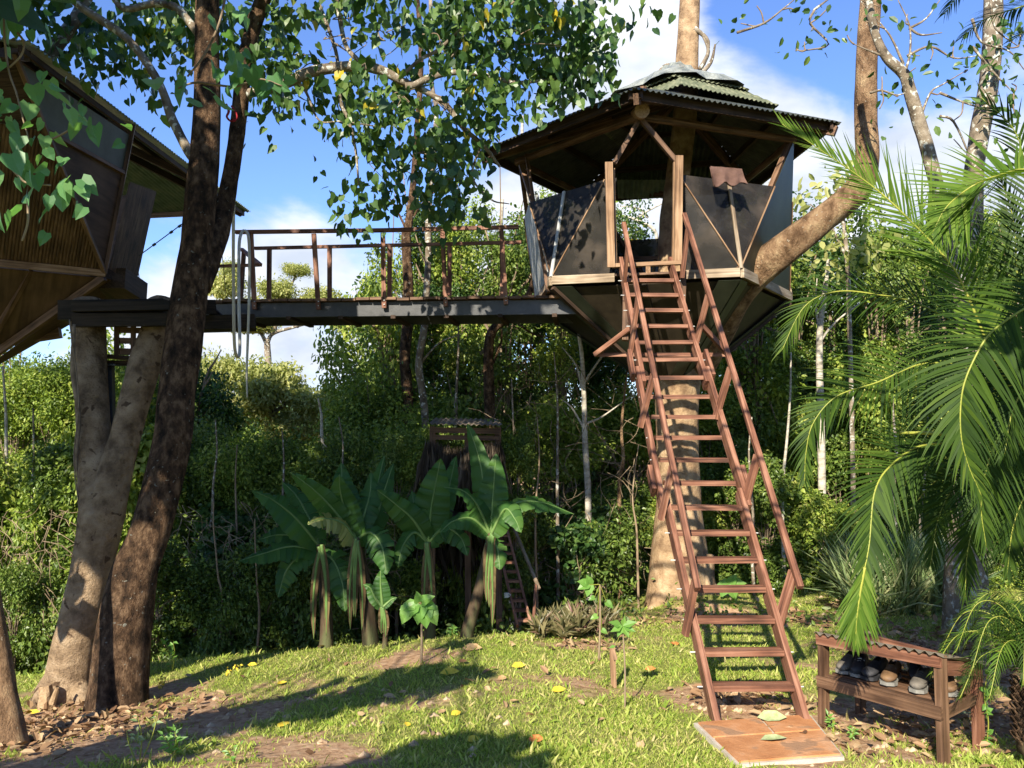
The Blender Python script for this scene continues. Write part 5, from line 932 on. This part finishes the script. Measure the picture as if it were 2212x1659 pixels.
# ================================================================ BANANA PLANTS
def blade(par, pts, Ys, wpx, torn=.0, mat='banana', face=(0, -.8, .6), n=26, vee=.25):
    pts3 = np.array([P(x, y, Y_) for (x, y), Y_ in zip(pts, np.ones(len(pts))*Ys)]); pp, _ = smooth(pts3, np.ones(len(pts)), 12); sl_ = np.r_[0, np.cumsum(np.linalg.norm(np.diff(pp, axis=0), axis=1))]; sl_ /= sl_[-1]
    W = 1.1*wpx*float(np.mean(Ys))/F/2; face = np.array(face, float); b = MB(); prev = None
    at_ = lambda u: np.array([np.interp(u, sl_, pp[:, q]) for q in range(3)])
    for sg in (-1, 1):
        k = 0
        while k < n:
            m_ = k+(random.choice((1, 2, 3)) if torn and random.random() < torn else random.choice((3, 4, 6))); m_ = min(m_, n); v = []; sag = random.uniform(0, .5)*torn; sh_ = random.uniform(-.02, .02)*torn
            for j in range(k, m_+1):
                u = j/n; p = at_(u); T = at_(min(1, u+.03))-at_(max(0, u-.03)); T /= np.linalg.norm(T)+1e-9; sd = np.cross(T, face); sd /= np.linalg.norm(sd)+1e-9; nn = np.cross(sd, T)
                if np.dot(nn, face) < 0: nn = -nn
                w_ = W*max(.01, (math.sin(math.pi*min(1, u*.93+.07)**.75)))**.7; rip = .03*W*math.sin(j*2.1+k)
                for q in (0, .5, 1): v.append(p+sd*sg*w_*q*(1-.15*sag*q)+nn*(vee*w_*q-.35*w_*q*q*(1+sag))+nn*rip*q*3+T*(.12*w_*q*q)+np.array((0, 0, -sag*w_*q*q)))
            f_ = []
            for j in range(m_-k):
                for q in (0, 1): a0 = j*3+q; f_.append((a0, a0+1, a0+4, a0+3))
            b.add(v, f_); k = m_
    lf = b.build('leaf', M[mat], par, smooth_=True); b = MB(); b.tube(pp, np.interp(sl_, [0, 1], [.022, .004]), 6); b.build('midrib', M['bananarib'], lf, smooth_=True)
def banana(label, base, top, Y_, leaves_, r_=(20, 12)):
    o = thing('banana_plant', label, 'plant', GY(base[0], Y_)); b = MB(); g_ = GY(base[0], Y_); m_ = ((base[0]+top[0])/2+4, (base[1]+top[1])/2)
    b.tube([g_-np.array((0, 0, .1)), P(*base, Y_), P(*m_, Y_), P(*top, Y_)], [r_[0]*1.2*Y_/F, r_[0]*Y_/F, (r_[0]+r_[1])/2*Y_/F, r_[1]*.8*Y_/F], 12, 6, .1); b.build('stem', M['bananadry'], o, smooth_=True)
    for q in range(4):
        x0, y0 = top[0]+random.uniform(-6, 6), top[1]+random.uniform(0, 14); dx = random.uniform(-16, 16); hl = (base[1]-top[1])*random.uniform(.6, .95)
        blade(o, [(x0, y0), (x0+dx*.6, y0+hl*.25), (x0+dx, y0+hl*.6), (x0+dx*.9, y0+hl)], np.full(4, Y_-.16), 15, .9, 'dryban', (0, -1, .1), 16)
    for L_ in leaves_:
        pts, w_ = L_[0], L_[1]; dY = L_[2] if len(L_) > 2 else 0; to = min(1, .25+1.2*(L_[3] if len(L_) > 3 else .3)); mt = L_[4] if len(L_) > 4 else 'banana'; fc = L_[5] if len(L_) > 5 else (0, -.8, .6)
        blade(o, pts, np.linspace(Y_, Y_+dY, len(pts)), w_, to, mt, fc)
    return o
YB = 10.6
banana('left banana plant with broad leaves reaching left over the dark bushes', (705, 1385), (690, 1175), YB, [
    ([(690, 1180), (640, 1120), (590, 1080), (545, 1060)], 62, -.3, .3, 'banana', (.2, -.7, .7)), ([(690, 1190), (630, 1180), (570, 1195), (515, 1212)], 55, -.3, .3, 'banana', (0, -.6, .8)), ([(690, 1190), (650, 1200), (620, 1230), (600, 1290)], 50, -.2, .5),
    ([(690, 1180), (650, 1160), (600, 1155), (560, 1165)], 58, 0, .2), ([(690, 1190), (720, 1210), (740, 1260), (745, 1320)], 60, -.2, .5), ([(690, 1180), (668, 1120), (640, 1070), (610, 1040)], 50, .3)], (15, 10))
banana('banana plant with upright leaves and a yellowing drooping leaf', (800, 1385), (770, 1160), YB-.1, [
    ([(770, 1165), (752, 1110), (740, 1050), (738, 1000)], 66, .2, .2, 'banana', (0, -1, .2)), ([(770, 1165), (745, 1100), (735, 1060), (733, 1025)], 60, -.2, .1, 'banana', (0, -1, .2)), ([(770, 1165), (720, 1100), (675, 1055), (630, 1022)], 56, -.3, .3, 'banana', (-.5, -.8, .4)),
    ([(770, 1165), (740, 1130), (700, 1120), (665, 1130)], 60, -.4, .6, 'umbrella', (0, -.6, .8)), ([(770, 1165), (810, 1120), (830, 1060), (850, 1000)], 50, .4, .3, 'banana', (.5, -.9, .2)), ([(770, 1165), (805, 1110), (815, 1050), (830, 985)], 46, .5, .2, 'banana', (.7, -.7, .2)),
    ([(770, 1165), (800, 1150), (825, 1180), (835, 1240)], 56, -.3, .7), ([(770, 1160), (790, 1100), (800, 1060), (802, 1020)], 50, .3, .4)], (18, 12))
banana('middle banana plant with one tall broad upright leaf', (928, 1375), (925, 1170), YB, [
    ([(925, 1172), (930, 1110), (940, 1050), (952, 990)], 72, -.1, .1, 'banana', (0, -1, .1)), ([(925, 1172), (890, 1120), (850, 1085), (815, 1058)], 58, -.3, .2, 'banana', (-.4, -.7, .5)), ([(925, 1172), (950, 1110), (970, 1050), (985, 985)], 50, .3, .3, 'banana', (.4, -.9, .1)),
    ([(925, 1172), (905, 1130), (895, 1090), (890, 1060)], 46, .2, .3), ([(925, 1172), (960, 1140), (995, 1160), (1010, 1200)], 46, -.2, .5), ([(925, 1172), (895, 1150), (870, 1180), (860, 1225)], 44, -.2, .5)], (13, 9))
banana('right banana plant with a tall pointed leaf in front of the thatched hut', (1010, 1365), (1060, 1150), YB-.2, [
    ([(1060, 1155), (1050, 1080), (1035, 990), (1010, 915)], 52, .1, .1, 'banana', (-.3, -1, .1)), ([(1060, 1155), (1064, 1090), (1068, 1030), (1072, 980)], 62, 0, .1, 'banana', (0, -1, .1)), ([(1060, 1155), (1030, 1090), (1000, 1060), (960, 1052)], 44, -.3, .5, 'banana', (-.2, -.6, .8)),
    ([(1060, 1155), (1110, 1090), (1170, 1085), (1240, 1110)], 46, .1, .4, 'banana', (.2, -.5, .8)), ([(1060, 1155), (1090, 1100), (1112, 1120), (1125, 1150)], 52, -.3, .2), ([(1060, 1155), (1020, 1120), (980, 1125), (950, 1150)], 44, -.3, .3), ([(1060, 1155), (1075, 1190), (1080, 1230)], 40, -.2, .3)], (14, 9))
banana('small young banana plant with one pale lit leaf', (832, 1385), (826, 1310), YB-.5, [([(826, 1312), (824, 1285), (822, 1260), (822, 1232)], 36, 0, 0, 'banana', (0, -1, .2)), ([(826, 1312), (810, 1290), (800, 1270), (785, 1262)], 26, 0, .1), ([(826, 1312), (845, 1295), (858, 1290)], 16, 0, 0)], (6, 4))
# ================================================================ THATCHED HUT and its ladder
ht = thing('thatched_hut', 'small raised hut with a tin roof and grey thatch skirt behind the banana plants', 'hut', GY(1000, 12.6)); Yh = 12.6
b = MB(); b.columns([P(925, 915, Yh-.5), P(1085, 918, Yh-.5), P(1075, 905, Yh+.9), P(940, 903, Yh+.9)], P(940, 903, Yh+.9)-P(925, 915, Yh-.5), .08, .012, .003); b.build('roof', M['oldtin'], ht)
b = MB(); b.beam(P(930, 928, Yh-.2), P(1080, 931, Yh-.2), .06, .08); b.build('roof_beam', M['brownwood'], ht); b = MB(); b.beam(P(935, 944, Yh-.1), P(1078, 946, Yh-.1), .05, .07); b.build('top_rail', M['brownwood'], ht)
for x_, y0_ in ((935, 920), (1076, 922), (1010, 925)): b = MB(); b.beam(P(x_, y0_, Yh), GY(x_+(3 if x_ > 1000 else 0), Yh), .09, .09, (0, -1, 0)); b.build('post', M['brownwood'], ht)
b = MB()
for k in range(900):
    x = rng.uniform(918, 1082); s0 = 955+18*abs(math.sin((x-918)/164*3.14)); L_ = rng.uniform(50, 130); d_ = rng.normal()*.12; b.leaves(P(x, s0+rng.normal()*6, Yh-.25+rng.random()*.3)[None], np.array([(d_, rng.normal()*.1-.05, -1)]), np.array([(rng.normal()*.5, -1, .2)]), L_*Yh/F, LEAF, .07)
for k in range(500):
    x = rng.uniform(900, 1000) if k % 2 else rng.uniform(985, 1075); b.leaves(P(x, rng.uniform(1000, 1180), Yh+.2+rng.random()*.5)[None], np.array([(rng.normal()*.12, 0, -1)]), np.array([(rng.normal()*.5, -1, .2)]), rng.uniform(60, 120)*Yh/F, LEAF, .06)
b.build('thatch', M['thatch'], ht)
b = MB(); b.beam(P(930, 1110, Yh), P(1080, 1112, Yh), 1.2, .06); b.build('floor', M['darkwood'], ht)
hd = thing('ladder', 'narrow dim red ladder leaning on the thatched hut behind the banana plants', 'ladder', GY(1130, 11.4)); gl = GY(1120, 11.2); gr_ = GY(1147, 11.2)
for (x0, x1) in ((1065, 1118), (1092, 1148)): b = MB(); b.beam(P(x0, 1130, 12.2), P(x1, 1352, 11.2), .035, .09, (0, -1, .4)); b.build('stringer', M['redwood'], hd)
for k in range(11): u = (k+.4)/11; b = MB(); b.beam(lerp(P(1065, 1130, 12.2), P(1118, 1352, 11.2), u), lerp(P(1092, 1130, 12.2), P(1148, 1352, 11.2), u), .1, .035); b.build('tread', M['redwood'], hd)
b = MB(); b.beam(P(1110, 1140, 12.1), P(1165, 1272, 11.4), .035, .035); b.build('handrail', M['twig'], hd); b = MB(); b.beam(P(1157, 1262, 11.4), P(1152, 1345, 11.35), .035, .05, (0, -1, 0)); b.build('rail_post', M['redwood'], hd)
cup = thing('mug', 'small white mug hung on the dim red ladder', 'mug', P(1094, 1286, 11.25)); b = MB(); c = P(1094, 1290, 11.2); b.tube([c, c+np.array((0, 0, .06))], [.03, .032], 12); b.build('cup', M['white'], cup); b = MB(); b.tube([c+np.array((.03, 0, .01)), c+np.array((.055, 0, .03)), c+np.array((.03, 0, .052))], [.006]*3, 6, 4); b.build('handle', M['white'], cup)
# ================================================================ SHOE RACK
rk = thing('shoe_rack', 'low reddish wooden shoe rack with a sloping corrugated top beside the ladder foot', 'rack', PG(1940, 1600))
fl_, fr_, bl_, br_ = PG(1782, 1570), PG(2036, 1647), PG(1856, 1556), PG(2112, 1615)
bl_ = fl_+(br_-fr_); bl_[2] = float(gz(bl_[0], bl_[1])); Htop = .68
def rp(u, v, z): p = lerp(lerp(fl_, fr_, u), lerp(bl_, br_, u), v); return np.array((p[0], p[1], z+.03))
for u, v, h_ in ((0, 0, .67), (1, 0, .76), (0, 1, .6), (1, 1, .62)):
    b = MB(); p = rp(u, v, h_); g_ = np.array((p[0]+(.01 if u else -.01), p[1], float(gz(p[0], p[1]))-.03)); b.beam(g_, p, .075, .05, fr_-fl_); b.build('leg', M['brownwood'] if (u, v) != (1, 1) else M['redwood'], rk)
fdir = (fr_-fl_)/np.linalg.norm(fr_-fl_); fn_ = np.array((fdir[1], -fdir[0], 0))
def rb(name, a_, c_, w_, h_, m_='brownwood'): b = MB(); b.beam(a_, c_, w_, h_); return b.build(name, M[m_], rk)
rb('front_rail', rp(-.03, 0, .645)+fn_*.04, rp(1.03, 0, .73)+fn_*.04, .028, .075, 'redwood'); rb('back_rail', rp(-.02, 1, .56), rp(1.02, 1, .57), .028, .1, 'redwood'); rb('end_rail', rp(1, 0, .68), rp(1, 1, .57), .03, .1, 'redwood')
rb('shelf_rail', rp(-.03, 0, .32)+fn_*.04, rp(1.03, 0, .385)+fn_*.04, .028, .085); rb('end_rail', rp(1, .05, .36), rp(1, .95, .36), .03, .07); rb('shelf_rail', rp(0, 1, .36), rp(1, 1, .36), .028, .08)
for k in range(6): v = .04+.92*k/5; rb('shelf_slat', rp(.02, v, .36), rp(.98, v, .42), .062, .018)
b = MB(); o4 = [rp(-.04, -.14, .70), rp(1.03, -.14, .79), rp(1.1, 1.4, .57), rp(-.1, 1.4, .6)]; b.columns(o4, o4[3]-o4[0], .076, .012, .003); b.build('corrugated_top', M['oldtin'], rk)
def shoe(label, c, ang, mats, s_=1., grp='shoes on the rack'):
    o = thing('shoe', label, 'shoe', c, grp); ca, sa = math.cos(ang), math.sin(ang); L = .27*s_
    prof = [(-.5, .035, .075), (-.42, .044, .095), (-.25, .04, .1), (-.05, .04, .085), (.12, .047, .065), (.3, .052, .05), (.43, .045, .042), (.5, .022, .03)]; V_ = []; F_ = []; ns = 12
    for (t_, w_, h_) in prof:
        for q in range(ns): a_ = 2*math.pi*q/ns; y_ = w_*math.cos(a_); z_ = .022+max(0, h_*(.5+.5*math.sin(a_))) ; V_.append((t_*L, y_*s_, z_*s_))
    F_ = [(i*ns+q, i*ns+(q+1) % ns, (i+1)*ns+(q+1) % ns, (i+1)*ns+q) for i in range(7) for q in range(ns) if not (i in (0, 1, 2) and q in (2, 3))]+[tuple(7*ns+q for q in range(ns)), tuple(reversed(range(ns)))]
    rot = lambda v: np.array([(x*ca-y*sa+c[0], x*sa+y*ca+c[1], z+c[2]) for x, y, z in v])
    b = MB(); b.add(rot(V_), F_); b.build('upper', M[mats[0]], o, smooth_=True)
    V2 = []; 
    for z_ in (0, .024):
        for (t_, w_) in [(-.52, .0), (-.48, .032), (-.3, .04), (-.05, .036), (.15, .046), (.33, .054), (.46, .042), (.53, .0), (.46, -.042), (.33, -.054), (.15, -.044), (-.05, -.034), (-.3, -.04), (-.48, -.032)]: V2.append((t_*L*1.03, w_*s_*1.06, z_))
    n_ = 14; b = MB(); b.add(rot(V2), [tuple(reversed(range(n_))), tuple(range(n_, 2*n_))]+[(i, (i+1) % n_, n_+(i+1) % n_, n_+i) for i in range(n_)]); b.build('sole', M[mats[1]], o)
    b = MB()
    for t_ in (.02, .1, .18): b.tube(rot([(t_*L, -.032*s_, .085*s_-t_*.12), (t_*L, 0, .1*s_-t_*.15), (t_*L, .032*s_, .085*s_-t_*.12)]), [.004]*3, 5, 3)
    b.build('laces', M[mats[2]], o)
zs = .437
for (u, v, an, mt, lb) in ((.09, .4, -2.3, ('shoegrey', 'sole', 'shoedark'), 'dark trainer at the left end of the shoe rack, nearest the ladder'), (.2, .4, -2.1, ('shoedark', 'sole', 'white'), 'black sandal-like shoe second from the left on the rack'), (.34, .4, -2.4, ('shoedark', 'shoedark', 'shoedark'), 'all-black shoe in the frond shadow in the middle of the rack'),
                       (.49, .38, -2.2, ('shoebrown', 'sole', 'shoegrey'), 'brown and grey hiking shoe right of the black shoes'), (.6, .7, -1.9, ('shoedark', 'shoebrown', 'shoedark'), 'dark boot at the back of the rack behind the brown hiking shoe'), (.74, .38, -2.25, ('shoegrey', 'sole', 'shoedark'), 'large grey walking shoe at the front right of the rack'), (.9, .55, -2.0, ('shoebrown', 'sole', 'shoedark'), 'worn shoe behind the right front leg of the rack')):
    shoe(lb, rp(u, v, .385+.06*u), an, mt, 1.12)
cv = thing('creeper', 'thin green creeper climbing the right rear leg of the shoe rack', 'plant', rp(1, 1, 0)); b = MB(); pts = [rp(1, 1, 0)+np.array((.05, -.02, 0)), rp(1, 1, .2)+np.array((.06, -.04, 0)), rp(1, 1, .4)+np.array((.03, -.05, 0)), rp(1, 1, .58)+np.array((.07, -.05, 0))]; b.tube(pts, [.004]*4, 5, 5); b.build('stem', M['rachis'], cv)
b = MB(); pp, _ = smooth(np.array(pts), np.ones(4), 5); n = 26; k = rng.integers(0, len(pp), n); b.leaves(pp[k], rng.normal(size=(n, 3)), rdir(n)+np.array((0, -1, .4)), .045, HEART); b.build('leaves', M['sapling'], cv)
# ================================================================ SMALL PLANTS
def sapling(label, base, top, leaves_, r_=3, tpl=HEART, mat='sapling', grp=None):
    p = PG(*base); o = thing('sapling', label, 'sapling', p, grp); b = MB(); t_ = P(*top, p[1]); b.tube([p-np.array((0, 0, .03)), (p+t_)/2+np.array((.01, 0, 0)), t_], np.array([r_, r_*.8, r_*.6])*p[1]/F, 7, 4, .1); b.build('stem', M['drytwig'], o, smooth_=True)
    b = MB(); bs_ = MB()
    for (x, y, an, L_) in leaves_:
        d = np.array((math.cos(R(an)), -.25, math.sin(R(an)))); c = P(x, y, p[1]-.03*random.random()); b.leaves(c[None], d[None], np.array([(0.1*random.uniform(-1, 1), -.75, .65)]), L_*p[1]/F, tpl); bs_.tube([t_, c], [.003, .002], 4)
    b.build('leaves', M[mat], o); bs_.build('leaf_stalk', M['rachis'], o); return o
sapling('slender sapling with drooping heart-shaped leaves on the lawn in front of the banana plants', (910, 1432), (908, 1300), [(905, 1300, 100, 24), (912, 1300, 30, 30), (895, 1305, 195, 32), (885, 1310, 245, 38), (908, 1306, 262, 40), (925, 1312, 300, 40), (920, 1304, 340, 26), (898, 1308, 225, 34), (915, 1310, 280, 44)], 3)
sapling('thin papaya seedling with a lobed top leaf left of the ladder', (1293, 1428), (1296, 1262), [(1272, 1262, 160, 26), (1270, 1262, 200, 24), (1275, 1262, 110, 22), (1275, 1264, 250, 24), (1310, 1300, 320, 18), (1290, 1330, 200, 16), (1300, 1360, 330, 14), (1284, 1290, 200, 14)], 2.6, HEART)
sapling('papaya seedling with spreading green leaves beside the broken stake', (1350, 1530), (1345, 1355), [(1345, 1352, 20, 34), (1345, 1352, 160, 34), (1345, 1352, 340, 30), (1345, 1352, 200, 30), (1345, 1352, 300, 28), (1345, 1352, 240, 26), (1345, 1352, 80, 24), (1330, 1395, 190, 16)], 2.4, LEAF)
sk = thing('stake', 'short broken wooden stake standing in the lawn between the two papaya seedlings', 'stake', PG(1326, 1480)); b = MB(); p = PG(1326, 1484); b.beam(p-np.array((0, 0, .05)), P(1322, 1392, p[1]), .05, .06, (0, -1, 0)); b.beam(P(1322, 1398, p[1]), P(1330, 1425, p[1]-.03), .04, .05, (0, -1, 0)); b.build('post', M['tanwood'], sk)
sapling('bright broad-leaved seedling behind the ladder at the root of the big tree', (1578, 1295), (1576, 1262), [(1576, 1262, 60, 26), (1576, 1262, 190, 34), (1576, 1262, 290, 34), (1576, 1262, 10, 34), (1570, 1262, 240, 30)], 2.5)
def weed(label, x, y, h_, n, L_, grp=None, mat='sapling', tpl=LEAF):
    p = PG(x, y); o = thing('weed', label, 'weed', p, grp); k_ = p[1]/F; b = MB(); b2 = MB()
    for q in range(max(2, n//9)):
        t_ = p+np.array((random.uniform(-.3, .3)*h_*k_, random.uniform(-.1, .1), h_*k_*random.uniform(.6, 1))); pts = np.array([p, (p+t_)/2+np.array((random.uniform(-.03, .03), 0, .03)), t_]); b2.tube(pts, [.005, .004, .002], 5, 4)
        for s_ in range(9): u = .25+.75*s_/8; c = lerp(p, t_, u); b.leaves(c[None], np.array([(random.uniform(-1, 1), random.uniform(-.5, .3), random.uniform(-.2, .6))]), np.array([(0, -.5, .8)]), L_*k_*random.uniform(.6, 1.1), tpl, .8)
    b2.build('stem', M['rachis'], o); b.build('leaves', M[mat], o)
weed('leafy weed in front of the dark trunk foot', 268, 1520, 90, 22, 22); weed('branching weed in the left foreground soil', 300, 1659, 120, 34, 18, None, 'tallgrass'); weed('bright leafy weed at the bottom left of the lawn', 378, 1640, 70, 30, 26); weed('slim weed by the yellow flowers', 372, 1450, 85, 26, 18)
weed('small seedling near the bottom edge, left of centre', 505, 1655, 45, 14, 16); weed('small weed at the foot of the middle banana plant', 975, 1378, 26, 10, 14); weed('leafy seedling between the left banana plants', 742, 1395, 60, 20, 20); weed('small weed at the right end of the paver slab', 1800, 1580, 40, 18, 14); weed('low weed between the shoe rack and the slab', 1838, 1600, 30, 14, 14)
for lb, x, y in (('yellow wilted flower cluster on a stalk left of the lawn', 350, 1462), ('yellow wilted flower drooping beside the dark trunk', 512, 1435), ('second yellow flower cluster near the left lawn edge', 345, 1478), ('yellow flower hanging low by the left bushes', 490, 1448)):
    p = P(x, y, 8.9); o = thing('flower', lb, 'flower', p, 'yellow flowers at the left lawn edge'); b = MB(); n = 9; b.leaves(p+rng.normal(size=(n, 3))*.015, rng.normal(size=(n, 3))*.5+np.array((0, 0, -1)), rdir(n)+np.array((0, -1, 0)), .04, LEAF); b.build('petals', M['yleaf'], o); b = MB(); g_ = GY(x+10, 8.95); b.tube([g_, (g_+p)/2+np.array((.04, 0, .05)), p], [.004]*3, 5, 4); b.build('stem', M['rachis'], o)
# spiky purple-green bed
k_ = 0
for q in range(40):
    x = 1155+rng.random()*165; y = 1345+rng.random()*38; p = PG(x, y); o = thing('spiky_plant', 'purple-green spiky rosette in the bed left of the big tree', 'plant', p, 'spiky rosettes in the bed left of the big tree'); b = MB(); n = 34; a_ = rng.random(n)*6.28; el = .25+rng.random(n)*1.1
    d = np.stack([np.cos(a_)*np.cos(el), np.sin(a_)*np.cos(el), np.sin(el)], -1); b.leaves(p+np.array((0, 0, .03+.1*rng.random()))+rng.normal(size=(n, 3))*.03, d, np.array((0, 0, 1.))-d*np.sin(el)[:, None], .2+.1*rng.random(n), LEAF, .32); b.build('blades', M['rhoeo'], o)
# tall grass clump on the right
b = MB(); n = 5200; x = rng.uniform(1830, 2060, n); Y_ = rng.uniform(12, 14.6, n); px = (x-1106)/F*Y_; z = gz(px, Y_); d = rng.normal(size=(n, 3))*.38+np.array((0, -.1, 1)); tv = A_([(-.012, 0, 0), (.012, 0, 0), (.012, .55, .05), (0, 1, .38), (-.012, .55, .05)])
b.leaves(np.stack([px, Y_, z], -1), d, rdir(n), .5+.7*rng.random(n), (tv, [np.array([(0, 1, 2, 4)]), np.array([(4, 2, 3)])]), 1.2); tgm = b.build('tall_grass', M['tallgrass']); tgm['kind'] = 'stuff'; tgm['label'] = 'tall arching grass at the back of the right lawn'; tgm['category'] = 'grass'
# fallen leaves one can tell apart
def fallen(label, x, y, L_, an, mat, tpl=OVAL, dz=0.012, grp='fallen leaves on the lawn', z=None):
    p = PG(x, y); p[2] = (p[2] if z is None else z)+dz; me_ = MB(); d = np.array((math.cos(R(an)), math.sin(R(an)), .12)); tv = tpl[0].copy(); tv[:, 1] -= .5; tv[:, 2] = tv[:, 2]*1.2+.25*tv[:, 1]**2
    me_.leaves((p+np.array((0, 0, .012)))[None], d[None], np.array([(random.uniform(-.35, .35), random.uniform(-.5, .1), 1)]), L_*p[1]/F, (tv, tpl[1]), 1.3); me_.leaves((p+np.array((0, 0, .009)))[None], d[None], np.array([(random.uniform(-.05, .05), 0, 1)]), L_*p[1]/F*.98, (tv, tpl[1]), 1.28) if 0 else None
    o = me_.build('fallen_leaf', M[mat], loc=p, smooth_=True); tag(o, label, 'leaf', grp)
for a_ in (('large yellow fallen leaf on the left middle of the lawn', 972, 1458, 44, 10, 'yleaf', OVAL), ('yellow fallen leaf right of centre on the lawn', 1207, 1496, 34, 20, 'yleaf'), ('curled yellow leaf nearer the banana plants', 1120, 1443, 30, 5, 'yleaf'), ('small orange leaf high on the lawn', 1134, 1414, 18, 30, 'oleaf'),
           ('pale tan leaf just below the banana plants', 1020, 1405, 44, -8, 'tleaf'), ('bright yellow leaf low in the middle of the lawn', 985, 1547, 26, 40, 'yleaf'), ('small yellow leaf in the bare soil patch', 880, 1571, 22, 90, 'yleaf'), ('yellow leaf standing upright in the shadow band', 612, 1572, 34, 60, 'yleaf'), ('yellow leaf on the upper left lawn strip', 609, 1480, 22, 30, 'yleaf'),
           ('pinkish brown leaf near the bottom of the lawn', 1158, 1604, 36, 0, 'oleaf'), ('yellow-brown leaf in the bottom shadow', 1022, 1604, 34, 30, 'yleaf'), ('tan leaf left of the bright yellow one', 955, 1543, 24, 60, 'tleaf'), ('orange leaf beside the ladder left of the treads', 1457, 1395, 26, 110, 'oleaf'), ('red-brown leaf at the left foot of the ladder', 1405, 1450, 24, 0, 'oleaf'),
           ('pair of tan leaves in the middle of the lawn', 1085, 1470, 24, 30, 'tleaf'), ('dry brown leaf left of the ladder foot', 1300, 1560, 22, 40, 'tleaf'), ('tan leaf near the lower lawn centre', 1110, 1520, 24, 20, 'tleaf'), ('brown leaf beside the sapling foot', 870, 1500, 18, 0, 'tleaf'), ('yellow leaf at the foot of the left tree', 70, 1545, 30, 10, 'yleaf'),
           ('tan leaf on the soil below the dark tree', 330, 1510, 30, 20, 'tleaf'), ('brown leaf on the left bare soil', 240, 1600, 26, 50, 'tleaf'), ('yellow leaf at the far left lawn edge', 545, 1440, 20, 0, 'yleaf'), ('tan leaf right of the ladder half way up the lawn', 1785, 1318, 30, 70, 'pleaf'), ('large pale leaf right of the ladder', 1820, 1345, 40, 10, 'tleaf'),
           ('pale leaf under the shoe rack', 1990, 1595, 40, -20, 'tleaf'), ('pale green leaf right of the shoe rack legs', 2085, 1547, 40, 10, 'pleaf'), ('tan leaf at the bottom right by the dwarf palm', 2120, 1600, 34, 40, 'tleaf')): fallen(*a_)
fallen('big pale green leaf lying across the rear of the paver slab', 1668, 1566, 62, -8, 'pleaf', OVAL, .045, 'leaves on the paver slab'); fallen('big pale green leaf on the front of the paver slab', 1672, 1614, 58, 4, 'pleaf', OVAL, .045, 'leaves on the paver slab')
# leaf litter
b = MB(); 
def litter(px, py, r_, n):
    c = PG(px, py); x = c[0]+rng.normal(size=n)*r_; y = c[1]+rng.normal(size=n)*r_*.8; b.leaves(np.stack([x, y, gz(x, y)+.02+.03*rng.random(n)], -1), rng.normal(size=(n, 3))*np.array((1, 1, .3)), rng.normal(size=(n, 3))*.4+np.array((0, 0, 1)), .05+.09*rng.random(n), OVAL)
for a_ in ((2120, 1440, .7, 700), (2040, 1380, .6, 360), (2180, 1560, .5, 260), (1950, 1590, .45, 160), (140, 1560, .5, 330), (250, 1560, .5, 200), (1600, 1510, .25, 110), (1740, 1340, .4, 120), (1950, 1300, .8, 160), (60, 1620, .5, 120), (850, 1480, 1.2, 30), (1200, 1500, 1.2, 25), (1250, 1395, .25, 60), (1480, 1340, .4, 90)): litter(*a_)
lt_ = b.build('leaf_litter', M['dryleaf']); lt_['kind'] = 'stuff'; lt_['label'] = 'dry brown leaf litter lying on the soil'; lt_['category'] = 'leaf litter'
b = MB()
for k in range(260):
    x, y = random.choice(((random.gauss(120, 90), random.gauss(1560, 25)), (random.uniform(1720, 2050), random.gauss(1310, 20)), (random.gauss(2000, 120), random.gauss(1600, 30)), (random.gauss(1590, 60), random.gauss(1520, 16)), (random.uniform(300, 1100), random.gauss(1570, 40)))); p = PG(x, min(y, 1655)); r_ = random.uniform(.01, .035)
    b.tube([p+np.array((-r_, 0, 0)), p+np.array((0, 0, r_*.5)), p+np.array((r_, .01, 0))], [r_*.4, r_*.7, r_*.4], 6, 1, .5)
st_ = b.build('pebbles', M['rock']); st_['kind'] = 'stuff'; st_['label'] = 'small clods and stones on the bare soil'; st_['category'] = 'stones'
